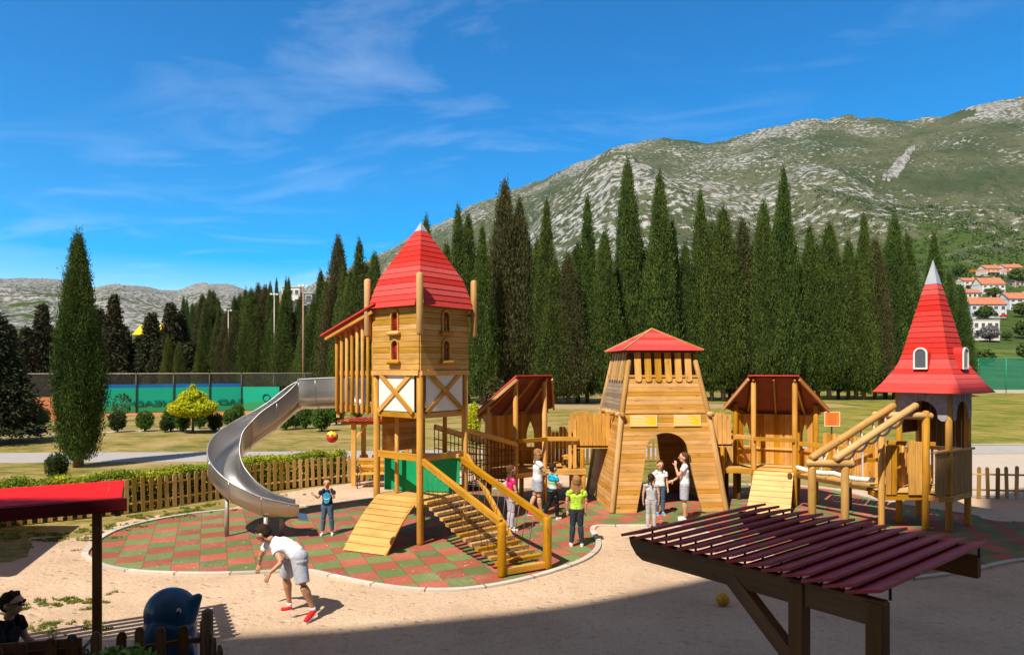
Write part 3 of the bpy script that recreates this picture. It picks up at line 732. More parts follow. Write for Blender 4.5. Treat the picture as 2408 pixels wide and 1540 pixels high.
for lay in (0,1):
    base=len(tr.v); acc=0
    for i,p in enumerate(pp):
        d=(pp[min(i+1,m-1)]-pp[max(i-1,0)]); dh=V((d.x,d.y,0)).normalized(); sd=V((dh.y,-dh.x,0)); d=d.normalized(); up=V((0,0,1))
        t=i/(m-1); w=.345; hh=.42*(1-max(0,t-.5)/.5)+.03
        if i: acc+=(pp[i]-pp[i-1]).length
        S_=section(w,hh)
        for (x,y) in S_:
            q_=p+sd*(x*(1-.035*lay))+up*(y+(.012*lay))
            tr.v.append(q_)
        if lay==0: rimL.append(p+sd*S_[0][0]+up*S_[0][1]); rimR.append(p+sd*S_[-1][0]+up*S_[-1][1])
    k_=len(S_); acc=0
    for i in range(m-1):
        st=(pp[i+1]-pp[i]).length
        for k in range(k_-1):
            q_=(base+i*k_+k,base+i*k_+k+1,base+(i+1)*k_+k+1,base+(i+1)*k_+k)
            tr.face(q_ if lay==0 else q_[::-1],[(acc,k*.1),(acc,k*.1+.1),(acc+st,k*.1+.1),(acc+st,k*.1)],True)
        acc+=st
# keep normals consistent per layer: build without recalculation
tro=tr.build('trough','steel',sl)
MB().tube(rimL,.019,8).build('rim','rimst',sl); MB().tube(rimR,.019,8).build('rim','rimst',sl)
for i in range(8,m-2,6):
    d=(pp[i+1]-pp[i-1]); dh=V((d.x,d.y,0)).normalized(); sd=V((dh.y,-dh.x,0)); d=d.normalized(); up=V((0,0,1))
    t=i/(m-1); hh=.42*(1-max(0,t-.5)/.5)+.02
    MB().tube([pp[i]+sd*(x*1.012)+up*(y-.006) for x,y in section(.345,hh)],.006,5).build('seam_flange','steel',sl)
# flat run-out lip at the foot
e=pp[-1]; dh=V((.93,.36,0)).normalized(); sd=V((dh.y,-dh.x,0))
MB().quad(e+sd*.36+V((0,0,.02)),e-sd*.36+V((0,0,.02)),e-sd*.34+dh*.22+V((0,0,-.02)),e+sd*.34+dh*.22+V((0,0,-.02)),.03).build('runout_lip','steel',sl)
for (x,y,h) in ((-6.43,15.40,.95),(-5.42,15.02,.50),(-5.25,15.55,.46),(-5.6,15.6,.5)):
    MB().tube([(x,y,0),(x,y,h+.02)],.045,12).build('support_leg','pole',sl)

# ---------------------------------------------------------------- HANGING PLANK STAIR
st=thing('hanging_plank_stair','sloping stair of loose planks hung on chains between two slanting handrails','hanging stair',(-.6,13.6,0))
Pl=V((-.185,12.40,0));Pr=V((.665,12.88,0))
for p in (Pl,Pr): post(st,p,0,1.0,.085)
bar(st,Pl+V((0,0,.10)),Pr+V((0,0,.10)),.09,.12,name='foot_beam')
hA=V((F_.x+.06,F_.y-.04,1.80)); hB=V((R_.x-.02,R_.y-.16,1.72))
bar(st,hA,Pl+V((-.02,.05,.98)),.085,.13,name='handrail'); bar(st,hB,Pr+V((-.02,.05,.94)),.085,.13,name='handrail')
bar(st,V((R_.x+.1,R_.y-.1,1.80)),V((-.02,14.1,.30)),.07,.11,name='brace')
npk=13
def sp_(t,side):
    A=V((F_.x+.10,F_.y,.93)) if side==0 else V((R_.x,R_.y-.1,.93)); E=Pl+V((.0,.16,.17)) if side==0 else Pr+V((-.05,.16,.17))
    p=A.lerp(E,t); p.z-=.10*math.sin(PI*t); return p
ropeL=[];ropeR=[]
for i in range(npk):
    t=(i+.35)/npk; a=sp_(t,0); b=sp_(t,1); e=(b-a).normalized()
    MB().beam(a-e*.03+V((0,0,random.uniform(-.01,.01))),b+e*.03,.10,.062).build('plank','pale' if i%3 else 'wood',st)
    for side,p in ((0,a),(1,b)):
        r0,r1=(hA,Pl+V((0,0,.98))) if side==0 else (hB,Pr+V((0,0,.94)))
        tt=min(.97,max(.03,t)); top=r0.lerp(r1,tt)
        inn=e*(.10 if side==0 else -.10)
        if i<npk-1: MB().tube([p+inn+V((0,0,.03)),top-V((0,0,.06))],.007,5).build('chain','chain',st)
    ropeL.append(a+e*.03+V((0,0,-.045))); ropeR.append(b-e*.03+V((0,0,-.045)))
for rr in (ropeL,ropeR): MB().tube(rr,.012,5).build('chain','chain',st)

# ---------------------------------------------------------------- PAVILIONS (half-hip roof open to the front, hexagon of posts)
def pavilion(c,d,label):
    """c centre, d = direction pointing away from the open front"""
    c=V((c[0],c[1])); d=V(d).normalized(); e=V((d.y,-d.x)); s=1.07
    c=c-d*.377; Fl=c-d*.55-e*.535; Fr_=c-d*.55+e*.535; Ol=c-e*s; Or=c+e*s; Kl=c+d*.50-e*.60; Kr=c+d*.50+e*.60
    t=thing('pavilion',label,'play pavilion',(c.x,c.y,0),'roofed hexagonal pavilions of the play fort')
    post(t,Fl,0,3.44,.07);post(t,Fr_,0,3.44,.07);post(t,Ol,0,2.78,.07);post(t,Or,0,2.78,.07);post(t,Kl,0,2.55,.07);post(t,Kr,0,2.55,.07)
    mb=MB(); hx=[Fl,Fr_,Or,Kr,Kl,Ol]; b=len(mb.v)
    for z in (.97,.91): mb.v+=[V((p.x,p.y,z)) for p in hx]
    mb.face(tuple(range(6)),[(p.x,p.y) for p in hx]); mb.face(tuple(range(11,5,-1)),[(p.x,p.y) for p in hx[::-1]])
    mb.build('deck','ramp',t)
    for i in range(6):
        p,q_=hx[i],hx[(i+1)%6]; ex=(q_-p).normalized()*.06; o=(p+q_)/2-c; o=o.normalized()*.05
        bar(t,P3(p-ex+o,.89),P3(q_+ex+o,.89),.05,.14,name='rim_beam')
    # ridge and eaves
    r0=Fl-e*.12-d*.18; r1=Fr_+e*.12-d*.18
    ol=Ol-e*.34-d*.02; or_=Or+e*.34-d*.02; kl=Kl-e*.22+d*.26; kr=Kr+e*.22+d*.26
    i0=Fl-d*.1+e*.0; i1=Fr_-d*.1
    top=3.56; le=2.66; ke=2.40
    rf=MB(); rf.quad(P3(r0,top),P3(ol,le),P3(kl,ke+.02),P3(i0+d*.12,top),.018); rf.build('roof_slope','red',t)
    rf=MB(); rf.quad(P3(i0+d*.12,top+.004),P3(kl,ke),P3(kr,ke),P3(i1+d*.12,top+.004),.018); rf.build('roof_slope','red',t)
    rf=MB(); rf.quad(P3(i1+d*.12,top),P3(kr,ke+.02),P3(or_,le),P3(r1,top),.018); rf.build('roof_slope','red',t)
    # soffit boards under the three slopes
    for (A_,hA_,B_2,hB_,C_2,hC_,D_,hD_) in ((r0,top,ol,le,kl,ke+.02,i0+d*.12,top),(i0+d*.12,top,kl,ke,kr,ke,i1+d*.12,top),(i1+d*.12,top,kr,ke+.02,or_,le,r1,top)):
        MB().quad(P3(A_,hA_-.034),P3(B_2,hB_-.034),P3(C_2,hC_-.034),P3(D_,hD_-.034),.012).build('soffit','redunder',t)
    rf=MB(); rf.quad(P3(r0,top+.012),P3(i0+d*.12,top+.012),P3(i1+d*.12,top+.012),P3(r1,top+.012),.03); rf.build('roof_slope','red',t)
    # soffit boards and rafters under the roof
    for tri in ((r0,ol,kl,i0,top,le,ke,ke),):
        pass
    dz=V((0,0,-.075))
    for (p,hp,q_,hq) in ((r0,top,ol,le),(i0,top,kl,ke),(i1,top,kr,ke),(r1,top,or_,le),((i0+i1)/2,top,(kl+kr)/2,ke)):
        bar(t,P3(p,hp)+dz,P3(q_,hq)+dz,.05,.08,mat='pale',name='rafter')
    for (p,hp,q_,hq) in ((ol,le,kl,ke),(kl,ke,kr,ke),(kr,ke,or_,le)):
        pp_=P3(p,hp)+dz; qq=P3(q_,hq)+dz; ce=V((c.x,c.y,hp)); bar(t,pp_.lerp(ce,.16),qq.lerp(ce,.16),.05,.10,name='wall_plate')
    # boarded walls on the rear sides with pointed openings
    for (p,q_,hole) in ((Ol,Kl,.62),(Kl,Kr,None),(Kr,Or,.38)):
        dd=(q_-p); w=dd.length; du=V((dd.x,dd.y,0)).normalized(); hl=[]
        if hole: hl=[gothic(w*hole-.11,w*hole+.11,1.50,1.85,2.25)]
        wl=MB().plate([(.05,1.0),(w-.05,1.0),(w-.05,2.45),(.05,2.45)],hl,.03,P3(p,0),du,(0,0,1),True).build('boarded_wall','vert',t)
        bar(t,P3(p,1.44)+V((0,0,0)),P3(q_,1.44),.11,.05,name='inner_rail')
    bar(t,P3(Fl,1.82)-V((d.x,d.y,0))*.09,P3(Fr_,1.82)-V((d.x,d.y,0))*.09,.05,.11,name='front_rail')
    bar(t,P3(Ol,1.82),P3(Fl,1.82),.05,.11,name='front_rail')
    return t,(Fl,Fr_,Ol,Or,Kl,Kr)
pv1,pa=pavilion((-.10,19.45),(-.65,.76),'timber pavilion with red roof just right of the tall play tower')
pv2,pb=pavilion((7.65,19.82),(.4,.92),'timber pavilion with red roof and a broad boarded ramp, right of the castle tower')
# ramp of the second pavilion
rp=MB(); T0=[P3(pb[0],.98)+V((.03,.0,0)),P3(pb[1],.98)+V((-.03,0,0))]; B0=[V((6.12,17.85,.03)),V((7.10,17.42,.03))]
for i in range(8):
    t0=i/8-.01;t1=(i+1)/8+.01; rp.quad(B0[0].lerp(T0[0],t0)+V((0,0,.01)),B0[1].lerp(T0[1],t0)+V((0,0,.01)),B0[1].lerp(T0[1],t1)-V((0,0,.015)),B0[0].lerp(T0[0],t1)-V((0,0,.015)),.03)
rp.build('ramp','ramp',pv2)

# ---------------------------------------------------------------- NET BRIDGE tower -> first pavilion
nb_=thing('net_bridge','dark rope net bridge with sloping handrails joining tower and pavilion','rope bridge',(-.9,17.4,0))
s0=[V((R_.x+.02,R_.y+.06,.95)),V((B_.x+.3,B_.y+.05,.95))]; s1=[P3(pa[0],.95)+V((-.02,-.02,0)),P3(pa[2],.95)]
bar(nb_,s0[0]+V((0,0,1.42)),s1[0]+V((.05,-.03,.80)),.06,.12,name='handrail'); bar(nb_,s0[1]+V((0,0,1.42)),s1[1]+V((0,0,.85)),.06,.12,name='handrail')
for k in (0,1):
    nt_=MB(); A0,E0=s0[k],s1[k]
    for i in range(15):
        t=i/14; b0=A0.lerp(E0,t)+V((0,0,-.15*math.sin(PI*t))); t0_=A0.lerp(E0,t)+V((0,0,1.36-.6*t))
        nt_.tube([b0,t0_],.012,5)
    for j_ in range(7):
        f_=j_/6
        nt_.tube([A0.lerp(E0,t/12)+V((0,0,-.15*math.sin(PI*t/12)*(1-f_)+f_*(1.36-.6*t/12))) for t in range(13)],.012,5)
    nt_.build('side_net','rope',nb_)
fl=MB()
for i in range(14):
    t=i/13; fl.tube([s0[0].lerp(s1[0],t)+V((0,0,-.15*math.sin(PI*t))),s0[1].lerp(s1[1],t)+V((0,0,-.15*math.sin(PI*t)))],.02,6)
fl.build('tread_ropes','rope',nb_)

# ---------------------------------------------------------------- CASTLE TOWER (tapering, arch through it)
ca=thing('castle_tower','tapering boarded castle tower with low red roof, round arch and two yellow plaques','castle tower',(4.1,19.45,0))
fa=V((.9955,.095)).normalized(); fb=V((-fa.y,fa.x)); cc=V((4.00,19.50))
def cpt(u,v,h): p=cc+fa*u+fb*v; return V((p.x,p.y,h))
WB,WM,WT=1.545,1.20,.90; HM,HT=2.56,4.27
def halfw(h): return WB+(WM-WB)*(h/HM) if h<HM else WM+(WT-WM)*((h-HM)/(HT-HM))
for k in range(4):
    ang=k*PI/2; out=V((fa.x,fa.y,0))*math.sin(ang)-V((fb.x,fb.y,0))*math.cos(ang); side=V((-out.y,out.x,0)); C0=V((cc.x,cc.y,0))
    # lower part: legs either side of the arch
    o=C0+out*WB; tilt=(C0+out*WM+V((0,0,HM)))-o; yl=tilt.length; yd=tilt.normalized()
    hole=[(-.83,.0),(.83,.0),(.62,1.18)]+[(.55*math.cos(PI*i/14)*1.03,1.66+.47*math.sin(PI*i/14)) for i in range(15)]+[(-.62,1.18)]
    hole=[(.89,-.01),(.68,.95)]+[(.57*math.cos(PI*i/14),1.62+.47*math.sin(PI*i/14)) for i in range(15)]+[(-.68,.95),(-.89,-.01)]
    if k in (0,2): 
        out_=[(-WB,.0)]+[(-.89,0)]+hole[::-1][1:-1]+[(.89,0),(WB,0),(WM,yl),(-WM,yl)]
        wl=MB().plate(out_,[],.05,o,side,yd).build('lower_wall','palep',ca)
    else:
        hole2=[(.50,0),(.42,.8)]+[(.36*math.cos(PI*i/10),1.1+.3*math.sin(PI*i/10)) for i in range(11)]+[(-.42,.8),(-.50,0)]
        wl=MB().plate([(-WB,0),(WB,0),(WM,yl),(-WM,yl)],[],.05,o,side,yd).build('lower_wall','palep',ca)
    o2=C0+out*WM+V((0,0,HM+.02)); tilt=(C0+out*WT+V((0,0,HT)))-o2; y2=tilt.length; yd2=tilt.normalized()
    wg=y2*.58; wm_=WM+(WT-WM)*.58
    MB().plate([(-WM,0),(WM,0),(wm_,wg),(-wm_,wg)],[],.05,o2,side,yd2).build('upper_wall','palep' if k!=3 else 'dimside',ca)
    MB().beam(o2+yd2*(y2-.04)-side*WT,o2+yd2*(y2-.04)+side*WT,.06,.10).build('top_beam','darkw',ca)
    MB().beam(o2+yd2*(wg+.02)-side*wm_,o2+yd2*(wg+.02)+side*wm_,.06,.06).build('gallery_sill','wood',ca)
    for i in range(6):
        x=-.70+1.40*i/5; s_=MB(); w_=.088
        s_.plate([(x-w_,wg-.10),(x-w_*.5,wg-.14),(x+w_*.5,wg-.14),(x+w_,wg-.10),(x+w_,y2-.06),(x-w_,y2-.06)],[],.03,o2+yd2.cross(side)*-.035,side,yd2,True)
        s_.build('gallery_board','wood' if k==0 else 'pale',ca)
    MB().quad(C0+out*(WM-.42)-side*.8+V((0,0,HM+.9)),C0+out*(WM-.42)+side*.8+V((0,0,HM+.9)),C0+out*(WT-.12)+side*.72+V((0,0,HT-.02)),C0+out*(WT-.12)-side*.72+V((0,0,HT-.02)),.03).build('dark_backing','brown',ca)  # brown sheet added behind the gallery boards to stand for the shaded inside
    MB().log(o+side*(-WB),C0+out*(WM)-side*WM+V((0,0,HM)),.075,12).build('corner_log','log',ca)
    MB().log(C0+out*(WM)-side*WM+V((0,0,HM-.03)),C0+out*(WT+.02)-side*(WT+.02)+V((0,0,HT-.25)),.07,12).build('corner_log','log',ca)
    for x in ((-.55,-.05,.5,1.12) if k==3 else (-1.2,1.2)):
        MB().log(C0+out*(WM-.05)+side*x+V((0,0,HM)),C0+out*(WM+.16)+side*x+V((0,0,HM-.01)),.075,10).build('log_end','log',ca)
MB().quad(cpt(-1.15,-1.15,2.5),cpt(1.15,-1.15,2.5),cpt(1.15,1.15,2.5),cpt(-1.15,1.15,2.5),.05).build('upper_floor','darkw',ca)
for (x0,x1) in ((-.98,-.24),(.22,.96)):
    yy0,yy1=2.24,2.54
    n_=V((-fb.x,-fb.y,0)); o=V((cc.x,cc.y,0))+n_*(halfw(2.4)+.045); tl=V((0,0,1))-n_*((WB-WM)/HM); tl.normalize()
    z0=-.02; y0_=(yy0)/tl.z; 
    oo=V((cc.x,cc.y,0))+n_*(WB+.03); 
    pl=MB().plate([(x0,y0_),(x1,y0_),(x1,yy1/tl.z),(x0,yy1/tl.z)],[],.02,oo,V((fa.x,fa.y,0)),tl).build('plaque','yel',ca)
    oo2=oo+n_*.004
    bd=MB(); e_=.015
    bd.plate([(x0+.01,y0_+.01),(x1-.01,y0_+.01),(x1-.01,yy1/tl.z-.01),(x0+.01,yy1/tl.z-.01)],[[(x0+.02,y0_+.02),(x1-.02,y0_+.02),(x1-.02,yy1/tl.z-.02),(x0+.02,yy1/tl.z-.02)]],.003,oo2,V((fa.x,fa.y,0)),tl).build('plaque_border','wht',pl)
    tx=MB()
    for r_,(L1,hh_) in enumerate(((.34,.020),(.48,.010),(.40,.010),(.50,.010),(.36,.010),(.44,.010))):
        yy=yy1/tl.z-.055-r_*.040; tx.plate([(x0+.05,yy),(x0+.05+L1,yy),(x0+.05+L1,yy+hh_),(x0+.05,yy+hh_)],[],.003,oo2,V((fa.x,fa.y,0)),tl)
    tx.tube([oo2+V((fa.x,fa.y,0))*(x1-.09+.035*math.cos(a))+tl*(yy1/tl.z-.08+.035*math.sin(a)) for a in [2*PI*i/12 for i in range(12)]],.004,4,False,closed=True)
    tx.build('lettering','wht',pl)
boardroof(ca,V((cc.x,cc.y,0)),V((fa.x,fa.y,0)),V((fb.x,fb.y,0)),[(4.29,1.10),(4.90,.03)],9,4.94,lap=.008)
for (u,v) in ((-1,-1),(1,-1),(1,1),(-1,1)):
    MB().beam(cpt(u*1.11,v*1.11,4.295),cpt(0,0,4.925),.035,.03).build('hip_strip','pale',ca)
# ---------------------------------------------------------------- WALKWAYS beside the castle
def boards(par,p,q,h0,h1,n,mat='wood',th=.03,jag=.05,name='plank_screen',merlon=False):
    p=V((p[0],p[1],0));q=V((q[0],q[1],0));d=q-p;w=d.length/n;du=d.normalized(); mb=MB()
    for i in range(n):
        top=h1+(random.uniform(-jag,jag) if not merlon else (0 if (i//2)%2 else -.16))
        x0=i*w+.006;x1=(i+1)*w-.006; mb.plate([(x0,h0),(x1,h0),(x1,top),(x0+ (x1-x0)*.5,top+.012),(x0,top)],[],th,p,du,(0,0,1),True)
    return mb.build(name,mat,par)
wk=thing('balcony_bridge','raised plank sided bridge joining first pavilion to the left flank of the castle tower','bridge',(2.2,19.5,0),'plank sided bridges either side of the castle')
boards(wk,(1.78,19.15),(2.75,19.15),1.54,2.48,8); boards(wk,(1.70,20.1),(2.6,20.1),1.54,2.48,8)
MB().quad((1.7,19.15,1.62),(2.8,19.15,1.62),(2.8,20.1,1.62),(1.7,20.1,1.62),.05).build('deck','darkw',wk)
for x in (1.62,1.76): boards(wk,(x-.05,19.12),(x+.05,19.12),1.0,2.35,1)
post(wk,(1.97,19.12),0,1.56,.065);post(wk,(1.75,20.1),0,1.56,.065)
for i in range(3): bar(wk,(1.3+.25*i,19.2,1.05+.2*i),(1.3+.25*i,20.1,1.05+.2*i),.2,.05,name='step')
wk2=thing('balcony_bridge','raised plank sided bridge joining the right flank of the castle tower to the second pavilion','bridge',(6.0,19.6,0),'plank sided bridges either side of the castle')
boards(wk2,(5.45,19.35),(6.22,19.35),1.56,2.50,6); boards(wk2,(5.5,20.3),(6.3,20.3),1.56,2.50,6)
MB().quad((5.3,19.35,1.64),(6.3,19.35,1.64),(6.3,20.3,1.64),(5.3,20.3,1.64),.05).build('deck','darkw',wk2)
post(wk2,(5.95,19.3),0,1.6,.06);post(wk2,(6.1,20.3),0,1.6,.06)
lw=thing('walkway','low timber walkway with battlement topped planks joining first pavilion to the plank sided bridge','walkway',(1.4,19.6,0))
MB().quad((.85,19.05,.97),(2.05,19.1,.97),(2.05,20.25,.97),(.6,20.2,.97),.05).build('deck','ramp',lw)
bar(lw,(.9,19.02,.90),(2.07,19.06,.90),.06,.15,name='rim_beam'); bar(lw,(.95,19.05,1.82),(1.85,19.08,1.82),.05,.12,name='front_rail')
boards(lw,(.7,20.25),(2.1,20.3),.97,2.05,12,merlon=True,mat='vert'); post(lw,(2.0,19.1),0,1.0,.06); post(lw,(2.0,20.2),0,1.0,.06); post(lw,(1.3,20.2),0,1.0,.06)
lw2=thing('walkway','low timber walkway with an upright plank screen between castle tower and second pavilion','walkway',(6.2,20.0,0))
MB().quad((5.6,19.4,.97),(6.85,19.3,.97),(6.7,20.3,.97),(5.7,20.4,.97),.05).build('deck','ramp',lw2)
bar(lw2,(5.85,19.36,.90),(6.78,19.22,.90),.06,.14,name='rim_beam'); boards(lw2,(5.8,20.4),(6.75,20.35),.97,1.95,8,mat='wood')
bar(lw2,(5.95,19.5,1.82),(6.7,19.6,1.82),.05,.11,name='front_rail')
for p in ((5.95,19.5),(6.35,20.2),(6.55,19.7)): post(lw2,p,0,.95,.06,mat='darkw')

# ---------------------------------------------------------------- ROPE WALKWAY second pavilion -> hat tower
rw=thing('rope_walkway','plank walkway with thick white twisted rope edge between second pavilion and the pointed tower','rope bridge',(8.7,18.3,0))
A0=V((8.05,18.75,0));E0=V((9.15,16.75,0)); sd=(E0-A0).normalized(); nn=V((-sd.y,sd.x,0))
A1=V((8.55,19.3,0));E1=V((10.2,17.6,0))
# rear plank screens in bays, stepped
yk=V((8.72,19.2,0));ye=V((10.25,17.75,0))
for i in range(4):
    p=yk.lerp(ye,i/4+.01); q_=yk.lerp(ye,(i+1)/4-.01); boards(rw,p,q_,.80,1.95-.04*i,4,mat='vert',jag=.015)
bar(rw,(7.85,18.8,1.72),(9.6,18.2,1.60),.05,.12,name='top_rail')
MB().quad((7.9,18.7,.90),(9.3,16.75,.88),(10.1,17.5,.88),(8.6,19.2,.90),.05).build('deck','ramp',rw)
rope=[V((7.70,18.0,0)).lerp(V((8.72,16.45,0)),i/40)+V((0,0,.84+.62-.10*math.sin(PI*((i/20)%1)))) for i in range(41)]
# twisted three strand rope
ra=V((7.66,18.35,1.02));rbp=V((8.78,16.55,.98))
for k in range(3):
    MB().tube([ra.lerp(rbp,i/90)+V((0,0,.11-.05*abs(math.sin(PI*2*i/90))))+V((.6*math.cos(i*.85+k*2.1),.5*math.cos(i*.85+k*2.1),math.sin(i*.85+k*2.1)))*.035 for i in range(91)],.034,6).build('rope_strand','wrope',rw)
for t in (0.33,.66): MB().tube([ra.lerp(rbp,t)+V((0,0,.12)),ra.lerp(rbp,t)+V((.55,.5,.85))],.012,6).build('stay_rope','wrope',rw)
bar(rw,ra+V((0,0,-.12)),rbp+V((0,0,-.14)),.07,.09,mat='darkw',name='edge_beam')
for p in ((7.55,18.55),(9.1,18.4)): post(rw,p,0,.95,.06,mat='darkw')

# ---------------------------------------------------------------- POINTED HAT TOWER
ht=thing('pointed_tower','slim play tower at right with tall flared red roof, silver tip and grey arched panels','play tower',(10.26,16.62,0))
Cn=V((10.15,15.86));ax=V((.8,.6));cx_=V((-.6,.8)); s=1.1
Rt=Cn+ax*s;Lt=Cn+cx_*s;Bk=Rt+cx_*s; hc=(Rt+Lt)/2
for p in (Cn,Rt,Lt,Bk): post(ht,p,0,3.25,.075)
D1=V((8.66,16.0));E1_=V((9.70,16.0))
post(ht,E1_,0,2.80,.085); post(ht,D1,0,2.62,.075)
def h3(p,h): return V((p.x,p.y,h))
mb=MB(); pg=[D1,E1_,V((9.85,15.72)),Cn+V((.0,-.1)),Rt+V((.05,-.05)),Bk,Lt,V((8.75,16.75))]
for z in (.88,.80): mb.v+=[h3(p,z) for p in pg]
mb.face(tuple(range(8)),[(p.x,p.y) for p in pg]); mb.face(tuple(range(15,7,-1)),[(p.x,p.y) for p in pg[::-1]])
mb.build('deck','ramp',ht)
for i in range(8):
    bar(ht,h3(pg[i],.77),h3(pg[(i+1)%8],.77),.05,.13,name='rim_beam')
# grey arched panels under the eaves on every side
for k,(p,q_) in enumerate(((Lt,Cn),(Cn,Rt),(Rt,Bk),(Bk,Lt))):
    d=(q_-p); du=V((d.x,d.y,0)).normalized(); n_=du.cross(V((0,0,1))); o=h3(p,0)+n_*.085
    ar_=[(.30+.27*0,2.62)]
    pts=[(0,3.24),(0,2.62),(.05,2.56),(.13,2.56),(.20,2.62)]+[(s/2-(s/2-.20)*math.cos(PI*i/14),2.66+.36*math.sin(PI*i/14)) for i in range(15)]+[(s-.20,2.62),(s-.13,2.56),(s-.05,2.56),(s,2.62),(s,3.24)]
    pn=MB().plate(pts,[],.025,o,du,(0,0,1)).build('arched_panel','stone',ht)
    if k<2:
        j_=MB()
        for i in range(1,9):
            a=PI*i/9; c0=o+n_*.004
            p0=(s/2-.36*math.cos(a),2.66+.38*math.sin(a)); p1=(s/2-.52*math.cos(a),2.66+.56*math.sin(a))
            if p1[1]<3.23: j_.beam(c0+du*p0[0]+V((0,0,p0[1])),c0+du*p1[0]+V((0,0,p1[1])),.006,.008,up=tuple(du))
        j_.build('panel_joints','stoned',pn)
# dark boards inside at the rear, low pickets
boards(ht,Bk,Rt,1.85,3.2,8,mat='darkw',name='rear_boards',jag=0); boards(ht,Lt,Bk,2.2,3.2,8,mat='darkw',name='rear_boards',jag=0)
for (p,q_) in ((Lt,Bk),(Bk,Rt)):
    bar(ht,h3(p,1.80),h3(q_,1.80),.05,.09,name='rail')
    for i in range(1,7):
        x=p.lerp(q_,i/7); bar(ht,h3(x,.9),h3(x,1.8),.085,.03,name='baluster',up=(q_.x-p.x,q_.y-p.y,0))
# plank balustrade on the outside right
g0=V((9.66,15.55,0));g1=V((11.02,16.34,0))
boards(ht,g0,g1,.84,1.84,15,mat='brownw',name='plank_balustrade',jag=.0); dd=(g1-g0).normalized(); n_=dd.cross(V((0,0,1)))
bar(ht,g0+V((0,0,1.88))-dd*.05,g1+V((0,0,1.88))+dd*.05,.09,.05,name='top_rail')
# entrance panels and rails on the front left
boards(ht,(8.74,15.95),(9.0,15.95),.84,1.98,2,mat='vert',name='entrance_board'); boards(ht,(9.26,15.93),(9.58,15.93),.84,2.06,2,mat='wood',name='entrance_board')
bar(ht,(8.95,16.3,2.02),(9.9,15.95,2.02),.06,.09,name='rail'); bar(ht,(8.7,16.7,1.55),(9.35,16.75,1.55),.06,.09,name='rail')
bar(ht,(8.9,16.2,.9),(9.3,16.6,1.55),.05,.08,name='brace')
post(ht,(9.55,16.72),.85,1.9,.06)
A3=V((ax.x,ax.y,0));B3=V((cx_.x,cx_.y,0)); c3=V((hc.x,hc.y,0))
prof=[(3.23,.97),(3.46,.80),(3.72,.655),(3.85,.57),(4.24,.465),(4.78,.355),(5.32,.235),(5.84,.125)]
boardroof(ht,c3,A3,B3,prof,21,6.44,lap=.02)
MB().quad(h3(hc-(ax+cx_)*.9,3.235),h3(hc+(ax-cx_)*.9,3.235),h3(hc+(ax+cx_)*.9,3.235),h3(hc+(cx_-ax)*.9,3.235),.02).build('ceiling','redunder',ht)
for (out,side) in ((-A3,B3),(-B3,A3)):
    side=V((0,0,1)).cross(out)*-1; side=out.cross(V((0,0,1)))*-1
    o=c3+out*.69; x=side
    dm=MB(); w=.155
    outer=arch(-w,w,3.77,4.13); 
    dm.plate(outer,[],.30,o,x,(0,0,1)); dob=dm.build('dormer','red',ht)
    wn_=MB().plate(outer,[arch(-w+.035,w-.035,3.805,4.13)],.03,o+out*.028,x,(0,0,1)).build('window_frame','wht',dob)
    MB().plate(arch(-w+.03,w-.03,3.80,4.13),[],.008,o+out*.010,x,(0,0,1)).build('window_pane','glass',dob)
# ---------------------------------------------------------------- RING LADDER
rl=thing('ring_ladder','inclined ladder of two thick logs with pale hanging hand rings','monkey bars',(7.6,15.4,0))
for p in ((6.55,14.9),(7.27,14.9)): post(rl,p,0,1.66,.085,mat='log')
MB().log((6.42,14.9,1.73),(7.47,14.9,1.70),.085,12).build('cross_log','log',rl)
MB().log((8.45,16.0,2.70),(9.86,16.0,2.67),.085,12).build('cross_log','log',rl)
r1=[V((6.50,14.85,1.83)),V((9.02,16.1,2.92))]; r2=[V((7.0,14.82,1.81)),V((9.52,16.05,2.93))]
for r_ in (r1,r2): MB().log(r_[0],r_[1],.085,12).build('side_log','log',rl)
for i in range(6):
    t=.12+.145*i; a=r1[0].lerp(r1[1],t); b=r2[0].lerp(r2[1],t); m_=(a+b)/2
    pts=[]
    for k in range(15):
        f_=k/14; pts.append(a.lerp(b,.06+.88*f_)+V((0,0,-.01-.34*math.sin(PI*f_)**.5 if 0<f_<1 else 0)))
    MB().tube(pts,.028,8).build('hand_ring','wht',rl)
